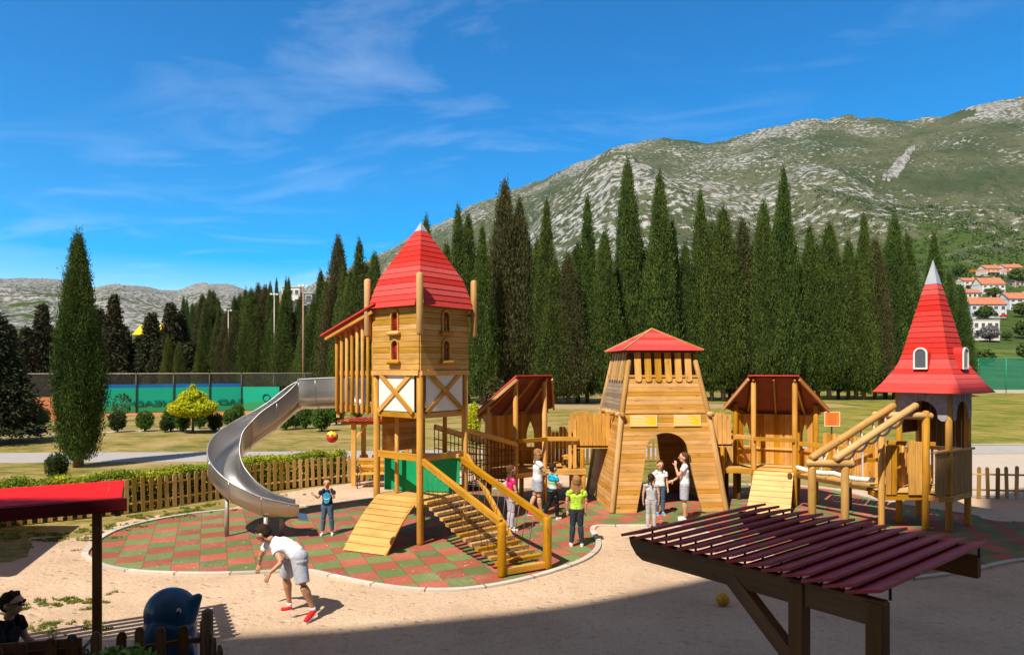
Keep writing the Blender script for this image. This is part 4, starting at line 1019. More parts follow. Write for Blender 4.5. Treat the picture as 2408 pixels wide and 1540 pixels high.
# ================================================================ PERGOLAS (slatted roofs)
def pergola(O,v,u,Lv,Lu,ns,zt,tilt,slat,beam,label,posts,w=.225,name='slatted_pergola',group=None,drop=0.0):
    """O corner, v slat direction, u direction in which the slats are repeated"""
    O=V((O[0],O[1],0)); v=V((v[0],v[1],0)).normalized(); u=V((u[0],u[1],0)).normalized()
    c=O+v*Lv/2+u*Lu/2; t=thing(name,label,'pergola',(c.x,c.y,0),group)
    for k,s_ in enumerate((.11,Lv-.14)):
        b0=O+v*s_+u*-.02; b1=O+v*s_+u*(Lu+.02)
        # side beam with a rounded nose
        d=u; L=(b1-b0).length; P=[(0,0),(.02,-.06),(.08,-.13),(.15,-.165),(L,-.165),(L,0)]
        MB().plate(P,[],.07,b0+V((0,0,zt-.035))-v*.035,d,(0,0,1)).build('side_beam',beam,t,bevel=.004)
    for i in range(ns):
        s_=Lu*(i+.5)/ns; c0=O+u*s_+V((0,0,zt+.02))
        wd=u*math.cos(tilt)+V((0,0,math.sin(tilt)))
        up=wd.cross(v).normalized(); up=up if up.z>0 else -up
        MB().obox(c0,v,wd,up,Lv,w,.022).build('slat',slat,t,bevel=.003)
        for k in (.16,Lv-.16):
            q0=O+v*k+u*(s_+ (w*.42 if tilt>0 else -w*.42)); MB().tube([q0+V((0,0,zt-.04)),q0+V((0,0,zt+.045))],.009,6).build('slat_bracket','metal',t)
    for p in posts:
        p=O+v*p[0]+u*p[1]; x=(v,u)
        MB().obox(V((p.x,p.y,0)),V((0,0,1)),v,u,zt-.05,.105,.105).build('post',beam,t,bevel=.006)
    return t,O,v,u
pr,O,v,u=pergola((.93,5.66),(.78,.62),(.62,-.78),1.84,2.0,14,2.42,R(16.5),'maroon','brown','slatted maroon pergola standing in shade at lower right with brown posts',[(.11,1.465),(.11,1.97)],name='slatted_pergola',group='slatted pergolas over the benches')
for s_ in (.11,):
    MB().beam(O+v*s_+u*.96+V((0,0,2.27)),O+v*s_+u*1.45+V((0,0,1.82)),.09,.10,up=tuple(u)).build('brace','brown',pr)
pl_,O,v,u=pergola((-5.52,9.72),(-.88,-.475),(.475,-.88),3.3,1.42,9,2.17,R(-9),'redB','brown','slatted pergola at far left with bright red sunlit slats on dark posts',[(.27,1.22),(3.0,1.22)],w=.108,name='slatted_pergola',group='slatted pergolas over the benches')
MB().beam(O+u*1.47+v*-.06+V((0,0,2.13)),O+u*1.47+v*3.35+V((0,0,2.13)),.035,.12).build('fascia','maroonsh',pl_)
MB().beam(O+u*1.50+v*-.06+V((0,0,2.055)),O+u*1.50+v*3.35+V((0,0,2.055)),.05,.03).build('fascia_strip','maroonsh',pl_)
# small shelter with a red slat roof beyond the play tower
ps=thing('bench_shelter','small red roofed timber shelter beside the bench, half hidden by the play tower','shelter',(-4.2,22.3,0))
for p in ((-5.10,22.0),(-3.4,22.0),(-5.0,23.0),(-3.3,23.0)): MB().box((p[0],p[1],1.02),.14,.14,2.04).build('post','wood',ps)
bar(ps,(-5.1,22.0,1.45),(-4.7,22.0,1.98),.08,.08,name='brace')
bar(ps,(-5.5,22.0,2.03),(-3.1,22.0,2.03),.07,.10,name='side_beam');bar(ps,(-5.5,23.0,2.03),(-3.1,23.0,2.03),.07,.10,name='side_beam')
for i in range(14): MB().obox(V((-5.5+.17*i,21.75,2.12)),V((0,1,0)),V((.97,0,.24)),V((-.24,0,.97)),1.5,.16,.02).build('slat','red',ps)

# ================================================================ BENCHES
def bench(x,y,ang,label,mat='wood',Lb=1.5,cat='bench'):
    fr=Fr((x,y,0),(math.cos(ang),math.sin(ang))); t=thing('park_bench',label,cat,(x,y,0),'slatted park benches')
    for i in range(4): MB().beam(fr(-Lb/2,.06+.115*i,.45),fr(Lb/2,.06+.115*i,.45),.10,.03).build('seat_slat',mat,t)
    for i in range(4): MB().beam(fr(-Lb/2,.50+.028*i,.54+.105*i),fr(Lb/2,.50+.028*i,.54+.105*i),.025,.09).build('back_slat',mat,t)
    for s in (-Lb/2+.08,Lb/2-.08):
        mb=MB(); mb.tube([fr(s,.02,0),fr(s,.08,.25),fr(s,.04,.43),fr(s,.5,.43),fr(s,.62,.95)],.018,7); mb.tube([fr(s,.52,.43),fr(s,.50,.2),fr(s,.58,0)],.018,7)
        mb.tube([fr(s,.05,.43),fr(s,.0,.62),fr(s,.12,.70),fr(s,.55,.68)],.018,7); mb.tube([fr(s,.27+.09*math.cos(a),.56+.09*math.sin(a)) for a in [2*PI*i/12 for i in range(12)]],.012,6,False,closed=True)
        mb.build('iron_end','metal',t)
    return t
bench(-4.30,21.5,R(4),'yellow slatted bench with curled black iron ends under the red roofed shelter','wood',1.3)
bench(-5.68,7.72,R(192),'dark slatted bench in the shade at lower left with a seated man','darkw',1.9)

# ================================================================ PICKET FENCES
def fence(pts,label,group,hgt=.92,sp=.20,mat='fence',limit=100,railmat='fence'):
    P=smooth(pts,8,False) if len(pts)>2 else [V(pts[0]),V(pts[1])]
    t=thing('picket_fence',label,'fence',(P[0].x,P[0].y,0),group)
    for hz in (.25,.68):
        MB().tube([(p.x,p.y,hz*hgt/.9) for p in P],.035,4,True,False,False).build('rail',railmat,t)
    pk=MB(); w=.052
    pk.plate([(-w,.03),(w,.03),(w,hgt-.05),(w*.6,hgt-.01),(0,hgt),(-w*.6,hgt-.01),(-w,hgt-.05)],[],.024,(0,-.035,0),(1,0,0),(0,0,1),True)
    base=None; acc=0; nxt=0; k=0; tot=0
    for i in range(len(P)-1):
        d=P[i+1]-P[i]; L=d.length
        while nxt<=acc+L and k<limit:
            p=P[i]+d*((nxt-acc)/L)
            if base is None:
                off=pk.build('picket',mat); base=off; o=off
            else: o=base.copy(); COL.objects.link(o)
            o.parent=t; o.location=(p.x-P[0].x,p.y-P[0].y,random.uniform(-.015,.012)); o.rotation_euler=(random.uniform(-.02,.02),random.uniform(-.035,.035),math.atan2(d.y,d.x)); o.scale=(random.uniform(.9,1.08),1,random.uniform(.96,1.03)); k+=1; nxt+=sp
        acc+=L
    return t
lf=[(-13.6,15.0),(-12.0,16.35),(-10.07,17.75),(-8.6,19.6),(-7.6,20.85),(-5.4,22.6),(-3.6,23.5)]
fence(lf,'picket fence curving along the yellow hedge from the red pergola to the play tower','picket fences round the playground',sp=.205)
fence([(-1.5,24.4),(1.5,26.3),(5.5,27.6),(9.0,27.2)],'low picket fence seen through the castle arch','picket fences round the playground',sp=.19)
fence([(11.6,20.3),(14,19.75),(18,19.4),(24,19.2)],'picket fence at the right edge with rounded tops, partly shaded','picket fences round the playground',hgt=.95,sp=.25)
fence([(-6.1,6.75),(-3.5,7.85)],'dark shaded picket fence in front of the seated man and the dolphin','picket fences round the playground',sp=.215,mat='fencesh',railmat='fencesh')
fence([(-3.47,7.80),(-2.2,6.0)],'shaded picket fence run going off the bottom edge beside the dolphin','picket fences round the playground',hgt=.86,sp=.20,mat='fencesh',railmat='fencesh')
solo('fence_post',MB().log((-3.49,7.82,0),(-3.49,7.82,1.04),.065,10),'fencesh','tall rounded shaded post at the corner of the near picket fence','post',(-3.49,7.82,0))

# ================================================================ DOLPHIN
def remesh(mb,vox,name,mat,parent,sm=4):
    o=mb.build('tmp',mat); md=o.modifiers.new('r','REMESH'); md.mode='VOXEL'; md.voxel_size=vox; md.use_smooth_shade=True
    s=o.modifiers.new('s','SMOOTH'); s.factor=.5; s.iterations=sm
    dg=bpy.context.evaluated_depsgraph_get(); dg.update(); me=bpy.data.meshes.new_from_object(o.evaluated_get(dg),depsgraph=dg)
    bpy.data.objects.remove(o); off=origin(parent)
    me.transform(Matrix.Translation(-off)); me.name=name
    for p in me.polygons: p.use_smooth=True
    me.materials.clear(); me.materials.append(M[mat] if isinstance(mat,str) else mat)
    r=bpy.data.objects.new(name,me); COL.objects.link(r); r.parent=parent; return r
M['dol']=plain('shaded_blue_dolphin',(.008,.062,.135),.3,.4,nscale=2,namt=.1)  # blue darkened in the colour for the shade the dolphin stands in
M['cream']=plain('cream_paint',(.5,.5,.45),.4,.4)
dl=thing('dolphin_figure','smooth blue dolphin play figure rising out of the shade behind the near fence','play figure',(-4.05,8.2,0))
dc=lambda x,y,dy=0:pz(x,y,8.2)+V((0,dy,0))
mb=MB()
mb.tube([dc(402,1605),dc(398,1540),dc(396,1490),dc(408,1450),dc(420,1425)],[.30,.31,.31,.28,.22],20,True,True)
mb.ell(dc(402,1440),.31,.26,.30,20,14)
mb.tube([dc(432,1440),dc(458,1412),dc(472,1397)],[.15,.085,.045],14,True,True)
mb.tube([dc(440,1455),dc(456,1430)],[.10,.05],14,True,True)
mb.tube([dc(430,1490,-.1),dc(462,1515,-.15),dc(478,1535,-.2)],[.09,.06,.02],12,True,True)
mb.tube([dc(425,1500,.15),dc(468,1530,.25)],[.09,.02],12,True,True)
mb.tube([dc(360,1465),dc(340,1480)],[.10,.03],12,True,True)
remesh(mb,.016,'body','dol',dl,6)
MB().ell(dc(441,1421)+V((0,-.215,0)),.028,.014,.036,10,8).build('eye','cream',dl)
MB().ell(dc(441.5,1424)+V((0,-.232,0)),.016,.010,.020,10,8).build('pupil','dark',dl)
# ================================================================ BALLS
def ball(loc,r,mats,label):
    mb=MB().ell(loc,r,r,r,24,16); return solo('ball',mb,mats,label,'ball',loc)
m,nt,b=newmat('yellow_football'); q=N(nt); setp(b,.45,.4); tc=q.n('ShaderNodeTexCoord').outputs['Object']
vo=q.n('ShaderNodeTexVoronoi',feature='DISTANCE_TO_EDGE'); vo.inputs['Scale'].default_value=22; q.l(tc,vo.inputs['Vector'])
q.l(q.mix(q.ramp(vo.outputs['Distance'],[(.0,1.0),(.12,0.0)]),(.62,.34,.01),(.35,.15,.01)),b.inputs['Base Color']); q.bump(vo.outputs['Distance'],.6,.01,b); M['ball1']=m
m,nt,b=newmat('red_yellow_football'); q=N(nt); setp(b,.4,.4); tc=q.n('ShaderNodeTexCoord').outputs['Object']
sp=q.n('ShaderNodeSeparateXYZ'); q.l(tc,sp.inputs[0]); vo=q.n('ShaderNodeTexVoronoi'); vo.inputs['Scale'].default_value=11; q.l(tc,vo.inputs['Vector'])
c=q.mix(q.ramp(q.math('ADD',sp.outputs[2],.5),[(.50,0.0),(.54,1.0)]),(.70,.03,.02),(.80,.50,.02))
q.l(q.mix(q.ramp(vo.outputs['Distance'],[(.22,1.0),(.30,0.0)]),c,(.25,.02,.01)),b.inputs['Base Color']); M['ball2']=m
m,nt,b=newmat('white_pink_football'); q=N(nt); setp(b,.4,.4); tc=q.n('ShaderNodeTexCoord').outputs['Object']
vo=q.n('ShaderNodeTexVoronoi'); vo.inputs['Scale'].default_value=10; q.l(tc,vo.inputs['Vector'])
q.l(q.mix(q.ramp(vo.outputs['Distance'],[(.25,1.0),(.35,0.0)]),(.75,.68,.68),(.62,.20,.24)),b.inputs['Base Color']); M['ball3']=m
ball(gp(1700,1423)+V((0,0,.108)),.11,'ball1','yellow football lying on the shaded sand left of the maroon pergola')
ball(pz(781,1027,12.6),.11,'ball2','red and yellow football in mid air left of the play tower')

# ================================================================ SIGN, LAMPS
sg=thing('notice_board','small orange notice on a thin dark post on the lawn behind the pavilion','sign',(14.05,30,0))
MB().box((14.05,30,.62),.05,.05,1.24).build('post','metal',sg)
pn=MB().box((14.05,29.96,1.56),.70,.025,.66).build('panel','ora',sg)
bd=MB().plate([(-.34,1.24),(.34,1.24),(.34,1.88),(-.34,1.88)],[[(-.32,1.26),(.32,1.26),(.32,1.86),(-.32,1.86)]],.004,(14.05,29.94,0),(1,0,0),(0,0,1)).build('border','wht',pn)
tx=MB()
for i in range(6): tx.box((14.05-.02*(i%2),29.944,1.76-.085*i),.46-.05*(i%3),.003,.022)
tx.build('lettering','maroon',pn)
def lamp(x,y,top,label,r=.09,arms=4,pm='pole'):
    t=thing('lamp_post',label,'lamp post',(x,y,0),'tall floodlight poles')
    MB().tube([(x,y,0),(x,y,top)],[r,r*.6],10).build('pole',pm,t)
    hd=MB()
    for i in range(arms):
        a=2*PI*i/arms+.4; hd.box((x+.38*math.cos(a),y+.38*math.sin(a),top-.1),.26,.24,.20); hd.tube([(x,y,top-.2),(x+.4*math.cos(a),y+.4*math.sin(a),top-.15)],.03,5)
    hd.build('lamp_head','wht',t)
lamp((713-CX)*75/F,75,pz(713,670,75).z,'tall rusty floodlight pole rising behind the slide',.12,4,'rust')
lamp((645-CX)*92/F,92,pz(645,690,92).z,'slimmer pale floodlight pole left of the tall one, in front of the orange roofed house',.10)
lamp((537-CX)*100/F,100,pz(537,728,100).z,'short pale pole among the left cypresses',.10,2)
lamp((1868-CX)*95/F,95,pz(1868,578,95).z,'pale floodlight pole peeping over the cypresses behind the second pavilion',.10)

# ================================================================ COURT FENCES
def alphamat(name,c,a):
    m,nt,b=newmat(name); q=N(nt); setp(b,.8,.1); b.inputs['Base Color'].default_value=c+(1,)
    tr=q.n('ShaderNodeBsdfTransparent'); mx=q.n('ShaderNodeMixShader'); mx.inputs[0].default_value=a
    q.l(tr.outputs[0],mx.inputs[1]); q.l(b.outputs[0],mx.inputs[2]); q.l(mx.outputs[0],[n_ for n_ in nt.nodes if n_.type=='OUTPUT_MATERIAL'][0].inputs[0]); M[name]=m
alphamat('wire_mesh',(.07,.075,.07),.22); alphamat('green_net',(.02,.22,.15),.55)
m,nt,b=newmat('windscreen_cloth'); q=N(nt); setp(b,.7,.2); tc=q.n('ShaderNodeTexCoord').outputs['Object']; sp=q.n('ShaderNodeSeparateXYZ'); q.l(tc,sp.inputs[0])
nz_=q.noise(q.mapping(tc,(.5,.5,1.4)),1,4,.6)
c=q.mix(nz_,(.005,.30,.20),(.010,.40,.27)); c=q.mix(q.ramp(sp.outputs[2],[(.70,1.0),(.78,0.0)]),c,(.035,.26,.11))
c=q.mix(q.ramp(sp.outputs[2],[(2.02/3,0.0),(2.06/3,0.0)]),c,(.01,.16,.42)); q.l(c,b.inputs['Base Color']); M['cloth']=m
M['bluecloth']=plain('blue_windscreen_cloth',(.008,.13,.42),.7,.2,nscale=1)
M['clothtext']=plain('dark_green_print',(.004,.12,.10),.7,.2)
cf=thing('court_fence','wire tennis court fence at left with green windscreen, blue top band and mirrored letters','fence',(-33,56.5,0))
c0=V((-34.1,56.6,0)); c1=V((-24.15,61.0,0)); c2=V((-20.8,61.0,0)); cE=V((-18,61.5,0)); cw=V((-46,56.2,0))
def panel(par,name,p,q_,h0,h1,mat,th=.02): return MB().quad(p+V((0,0,h0)),q_+V((0,0,h0)),q_+V((0,0,h1)),p+V((0,0,h1)),th).build(name,mat,par)
scr=panel(cf,'windscreen',c0,c1,.04,2.12,'cloth'); panel(cf,'windscreen',c1,c2,.04,2.12,'cloth'); panel(cf,'windscreen_band',c0,c1,2.12,2.42,'bluecloth')
panel(cf,'wire_mesh',cw,c0,0.02,3.3,'wire_mesh'); panel(cf,'wire_mesh',c0,c1,2.42,3.3,'wire_mesh'); panel(cf,'wire_mesh',c1,cE,2.14,3.3,'wire_mesh')
MB().tube([cw+V((0,0,3.32)),c0+V((0,0,3.32)),c1+V((0,0,3.32)),cE+V((0,0,3.32))],.03,6).build('top_rail','pole',cf)
for f_ in (-.9,-.6,-.3,0,.24,.5,.76,1.0,1.25,1.5):
    p=c0.lerp(c1,f_) if f_>=0 else c0.lerp(cw,-f_); p=p+V((0,-.06,0)); MB().tube([p,p+V((0,0,3.35))],.05,7).build('post','metal' if f_>=0 else 'pole',cf)
def text(s,p,size,xs,mat,par,yawv,stretch=1.0,ext=.01,name='lettering'):
    cu=bpy.data.curves.new('t','FONT'); cu.body=s; cu.size=size; cu.extrude=ext; cu.offset=.012
    o=bpy.data.objects.new('t',cu); COL.objects.link(o); dg=bpy.context.evaluated_depsgraph_get(); dg.update(); me=bpy.data.meshes.new_from_object(o.evaluated_get(dg)); bpy.data.objects.remove(o)
    d=V(yawv).normalized(); off=origin(par)
    mt_=Matrix(((d.x,0,d.y,0),(d.y,0,-d.x,0),(0,1,0,0),(0,0,0,1))) @ Matrix.Diagonal((xs*stretch,1,1,1))
    me.transform(mt_); me.transform(Matrix.Translation(V(p)-off)); me.name=name; me.materials.clear(); me.materials.append(M[mat])
    r=bpy.data.objects.new(name,me); COL.objects.link(r); r.parent=par; return r
dd=(c1-c0).normalized()
for xr in (399,578):
    f_=(((xr-CX)/F*58.5)+34.1)/9.95*1.03
    text('HEAD',c0.lerp(c1,min(f_,1.1))+V((0,-.06,.62)),.58,-1,'clothtext',scr,(dd.x,dd.y,0),2.0)
MB().tube([c1.lerp(c2,.66)+V((.32*math.cos(a),-.05,1.15+.32*math.sin(a))) for a in [2*PI*i/20 for i in range(20)]],.04,5,False,closed=True).build('emblem_ring','clothtext',cf)
gf=thing('court_fence','green netted court fence on a low pale wall beyond the right lawn','fence',(74,102,0))
g0=V((62,103,0));g1=V((112,103,0)); panel(gf,'green_net',g0,g1,.5,5.2,'green_net'); panel(gf,'low_wall',g0,g1,0,.5,'concrete',.3)
MB().tube([g0+V((0,0,5.2)),g1+V((0,0,5.2))],.04,6).build('top_rail','green',gf)
for i in range(13): MB().tube([g0.lerp(g1,i/12)+V((0,-.1,0)),g0.lerp(g1,i/12)+V((0,-.1,5.25))],.05,6).build('post','green',gf)

# ================================================================ FOLIAGE
def rv(n): return unit(RNG.normal(size=(n,3)))
def cypress_mesh(seed,h,r,ncl,npc,leaf,mat,z0=.6,shape=.62,spread=1.0,bt=.16):
    g=np.random.default_rng(seed)
    def Rad(t): return r*np.minimum(1,(np.maximum(t,0)/bt+.10)**.55)*np.clip(1-t,0,1)**shape
    t=g.random(ncl*5); t=t[g.random(len(t))*1.0<(.25+.75*Rad(t)/r)][:ncl]; n=len(t)
    th=g.random(n)*2*PI
    lob=1+.16*np.sin(3*th+seed+t*5)+.10*np.sin(5*th+2*seed-t*9)
    rr=Rad(t)*lob*(.72+.30*g.random(n)**.6)*spread+.03
    C=np.stack([rr*np.cos(th),rr*np.sin(th),z0+t*(h-z0)],1)
    cc=np.repeat(C,npc,0); thr=np.repeat(th,npc); tt=np.repeat(t,npc); N_=len(cc)
    sr=(.13*r+.04)*(1-.6*tt)[:,None]; sz=.045*h*(1-.45*tt)
    off=g.normal(size=(N_,3)); P=cc+np.stack([off[:,0]*sr[:,0],off[:,1]*sr[:,0],np.abs(off[:,2])*sz*1.2-sz*.5],1)
    out=np.stack([np.cos(thr),np.sin(thr),np.zeros(N_)],1)
    L=unit(np.array([0,0,1.])+out*.28+g.normal(size=(N_,3))*.20)*(leaf*(.6+.8*g.random(N_))*(1-.4*tt))[:,None]
    Wv=unit(np.cross(L,g.normal(size=(N_,3))))*(leaf*.28*(.6+.7*g.random(N_)))[:,None]
    return leaves('crown',P,L,Wv,mat)
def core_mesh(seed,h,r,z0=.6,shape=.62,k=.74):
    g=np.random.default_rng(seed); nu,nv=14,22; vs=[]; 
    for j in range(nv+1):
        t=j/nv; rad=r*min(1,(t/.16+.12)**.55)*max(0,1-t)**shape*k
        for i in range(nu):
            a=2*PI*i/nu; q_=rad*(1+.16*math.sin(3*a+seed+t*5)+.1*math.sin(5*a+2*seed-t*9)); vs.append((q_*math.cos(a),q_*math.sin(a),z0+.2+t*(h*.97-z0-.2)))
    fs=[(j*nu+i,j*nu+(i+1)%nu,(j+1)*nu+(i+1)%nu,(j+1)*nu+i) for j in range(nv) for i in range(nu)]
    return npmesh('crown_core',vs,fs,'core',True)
def trunk_mesh(h,r,limbs=0,seed=0,lh=None):
    mb=MB(); g=random.Random(seed); mb.tube([(0,0,-.3),(.02,0,h*.3),(0,.02,h*.7),(0,0,h)],[r*1.25,r,r*.7,r*.3],9)
    for i in range(limbs):
        a=g.random()*6.28; z=h*(.45+.5*i/max(1,limbs)); L=(lh or h*.4)*(1-.4*i/max(1,limbs)); mb.tube([(0,0,z),(L*.5*math.cos(a),L*.5*math.sin(a),z+L*.3),(L*math.cos(a),L*math.sin(a),z+L*.5)],[r*.4,r*.25,r*.1],6)
    me=bpy.data.meshes.new('trunk'); me.from_pydata([tuple(v) for v in mb.v],[],mb.f); uvl=me.uv_layers.new(name='UVMap'); me.polygons.foreach_set('use_smooth',mb.sm); me.materials.append(M['bark']); return me
def mobj(name,me,par): o=bpy.data.objects.new(name,me); COL.objects.link(o); o.parent=par; return o
def tree(name,label,cat,loc,meshes,group=None,s=(1,1,1),rz=0):
    t=thing(name,label,cat,loc,group); t.scale=s; t.rotation_euler=(0,0,rz)
    for nm,me in meshes: mobj(nm,me,t)
    return t
# unit cypresses: 20 m tall, 2.1 m radius, scaled per tree
CY=[]
for k in range(6):
    mt_='cypb' if k==5 else 'cyp'; rr=1.95+.22*(k%3)
    sh=(.74,.84,.66,.80,.72,.62)[k]; z0=(1.3,1.0,1.7,1.1,1.4,1.1)[k]
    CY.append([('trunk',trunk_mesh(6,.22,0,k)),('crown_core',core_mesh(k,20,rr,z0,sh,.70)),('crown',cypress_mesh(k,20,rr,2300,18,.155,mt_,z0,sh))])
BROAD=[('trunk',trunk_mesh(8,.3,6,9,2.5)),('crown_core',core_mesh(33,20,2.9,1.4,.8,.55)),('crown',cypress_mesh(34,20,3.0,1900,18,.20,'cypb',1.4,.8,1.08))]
def Dz(zx,zy): return 963+.6*zx,200.7+.6*zy
adj=['dark','slender','dense','tall','bushy','narrow','pointed','full']
row=[(65,540,0),(145,640,3),(190,497,0),(230,532,1),(285,572,3),(372,402,'b'),(432,470,'b2'),(455,600,2),(537,480,1),(620,680,5),(697,462,1),(765,592,4),(855,322,2),(980,372,0),(1030,552,3),(1140,440,0),(1185,556,4),(1230,502,2),(1305,552,5),(1388,477,2),(1435,545,1),(1465,352,0),(1568,572,3),(1600,640,4),(1645,562,2),(1720,622,4),(1780,527,1),(1825,622,5),(1900,532,2),(1950,602,4),(2055,600,3),(2112,745,2),(2165,800,4),(1080,640,4),(660,640,2),(500,620,0),(900,600,4),(1350,640,3),(1500,610,2),(570,700,4),(820,680,1),(930,660,2),(1255,690,3),(1420,660,5),(1680,690,0),(1750,700,2),(1865,690,4)]
RG='cypresses in the tall row behind the playground'
def where(x):
    marks=[(988,'the peak of the play tower'),(1130,'the gap right of the play tower'),(1250,'the first pavilion'),(1410,'the gap left of the castle tower'),(1540,'the castle tower'),(1690,'the gap right of the castle tower'),(1830,'the second pavilion'),(1990,'the orange notice'),(2130,'the left eave of the pointed tower'),(2230,'the pointed tower')]
    return min(marks,key=lambda m_:abs(m_[0]-x))[1]
ordw=['first','second','third','fourth','fifth','sixth','seventh','eighth','ninth','tenth']
cnt={}
for (zx,zy,k) in sorted(row,key=lambda r_:r_[0]):
    x,y=Dz(zx,zy); Y=70+ (x-1000)/1300*16+random.uniform(-2.5,2.5)+(4 if zx in(65,145) else 0); 
    if x>2230: Y+=6
    p=pz(x,y,Y); w=where(x); cnt[w]=cnt.get(w,0)+1
    hgt='towering' if y<430 else 'tall' if y<520 else 'lower' if y>580 else 'mid height'
    lab=f'{hgt} cypress, {ordw[cnt[w]-1]} from left behind {w}'
    wd=random.uniform(.85,1.15)*(.78+.22*p.z/20)
    if k in('b','b2'):
        tree('cypress_tree',('loose bushy '+lab),'cypress',(p.x,p.y,0),BROAD,RG,(1.05 if k=='b' else .75,1,p.z/20),random.random()*6); continue
    tree('cypress_tree',lab,'cypress',(p.x,p.y,0),CY[k],RG,(wd,wd,p.z/20),random.random()*6)
# left row
LZ=[(880,280),(912,330),(945,240),(978,252),(1015,312),(1060,420),(1110,400),(1165,292),(1215,272),(1262,232),(1312,232),(1375,192),(1435,202),(1482,262),(1540,330),(1605,250),(1645,335),(1740,300),(1790,420),(1925,82),(1975,170),(2080,-215),(2130,40),(2200,60),(2265,-180),(2330,20),(2400,-80),(1030,400),(1180,420),(1350,380),(1500,420),(1690,420),(1860,330),(2040,120),(2300,140)]
LG='cypresses in the receding row left of the play tower'; LZ.sort()
for i,(zx,zy) in enumerate(LZ):
    x=240.8+.2667*zx; y=626+.2667*zy; Y=np.interp(x,[470,740,900],[108,88,74])+random.uniform(-3,3); p=pz(x,y,Y)
    sc_=.62+.38*p.z/20; sc_=min(sc_,1.05)
    marks=[(475,'left end of the row'),(535,'short pale pole'),(600,'middle of the row'),(645,'slim pale pole'),(713,'tall floodlight pole'),(760,'straight part of the slide'),(830,'barred bay of the play tower'),(890,'left horn post of the play tower')]
    w=min(marks,key=lambda m_:abs(m_[0]-x))[1]; cnt[w]=cnt.get(w,0)+1
    tree('cypress_tree',f'left row cypress, {ordw[cnt[w]-1]} from left near the {w}','cypress',(p.x,p.y,0),CY[(i*5+2)%6 if i%7 else 5],LG,(sc_,sc_,p.z/20),random.random()*6)
# dark broad conifers at far left
def conifer_mesh(seed,h,r,ncl,npc,leaf,mat='con',z0=.8):
    g=np.random.default_rng(seed); t=g.random(ncl)**1.3; th=g.random(ncl)*2*PI; tier=(t*9+.8*np.sin(th*2+seed)); fr_=tier-np.floor(tier)
    rr=r*(1-t)**.8*(.55+.55*(1-fr_))*(.6+.45*g.random(ncl)**.5)
    C=np.stack([rr*np.cos(th),rr*np.sin(th),z0+t*(h-z0)-.06*rr],1); cc=np.repeat(C,npc,0); n=len(cc); thr=np.repeat(th,npc)
    P=cc+g.normal(size=(n,3))*np.array([.10*r,.10*r,.022*h]); out=np.stack([np.cos(thr),np.sin(thr),np.full(n,-.1)],1)
    L=unit(out+g.normal(size=(n,3))*.5)*(leaf*(.6+.8*g.random(n)))[:,None]; Wv=unit(np.cross(L,g.normal(size=(n,3))))*(leaf*.4)
    return leaves('crown',P,L,Wv,mat)
CO=[[('trunk',trunk_mesh(9,.25,0,k)),('crown_core',core_mesh(50+k,12,3.4,1,.9,.42)),('crown',conifer_mesh(60+k,12,3.8,700,16,.34))] for k in range(3)]
LC=[(20,770,92),(62,775,90),(100,722,94),(235,735,92),(268,702,90),(292,770,93),(330,797,94),(356,745,92),(378,806,90),(402,722,92),(424,740,94),(450,808,88),(148,760,98),(190,755,100),(-20,760,92)]
lw_=['left edge of the picture','left edge of the picture','left side of the big cypress','right side of the big cypress','right side of the big cypress','right side of the big cypress','yellow roofed building','yellow roofed building','yellow roofed building','pale balcony block','pale balcony block','pale balcony block','trunk line of the big cypress','trunk line of the big cypress','left edge of the picture']
c2_={}
for i,(x,y,Y) in enumerate(LC):
    p=pz(x,y,Y); w=lw_[i]; c2_[w]=c2_.get(w,0)+1
    sc_=random.uniform(.55,.8)
    tree('conifer_tree',f'blackish green spreading conifer {["with ragged tip","with slender tip","of bushy outline","of low growth"][c2_[w]-1]} near the {w}','conifer',(p.x,p.y,0),CO[i%3],'dark conifers beyond the court',(sc_,sc_,p.z/12),random.random()*6)
for i,(x,y,Y) in enumerate([(395,792,80),(420,810,80),(470,800,86)]): 
    p=pz(x,y,Y); tree('cypress_tree',['young slim cypress left of the pale balcony block','stubby cypress below the pale balcony block','young cypress at the start of the left row'][i],'cypress',(p.x,p.y,0),CY[0],'young cypresses beyond the court',(.5,.5,p.z/20),1)
# the big near cypress
bc=gp(184,1098)
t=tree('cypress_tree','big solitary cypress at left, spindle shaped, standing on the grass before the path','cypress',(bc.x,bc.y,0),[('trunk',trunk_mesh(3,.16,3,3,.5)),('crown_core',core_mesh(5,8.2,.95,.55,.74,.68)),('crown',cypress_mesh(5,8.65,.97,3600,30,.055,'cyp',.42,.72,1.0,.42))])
# near dark conifer at the left edge
nc_=gp(-18,1043)
tree('conifer_tree','near dark conifer cut by the left edge, beside the lawn','conifer',(nc_.x,nc_.y,0),[('trunk',trunk_mesh(5,.16,0,3)),('crown_core',core_mesh(71,6.1,1.7,.7,.8,.5)),('crown',conifer_mesh(72,6.4,2.25,1500,18,.11,'con',.6))])
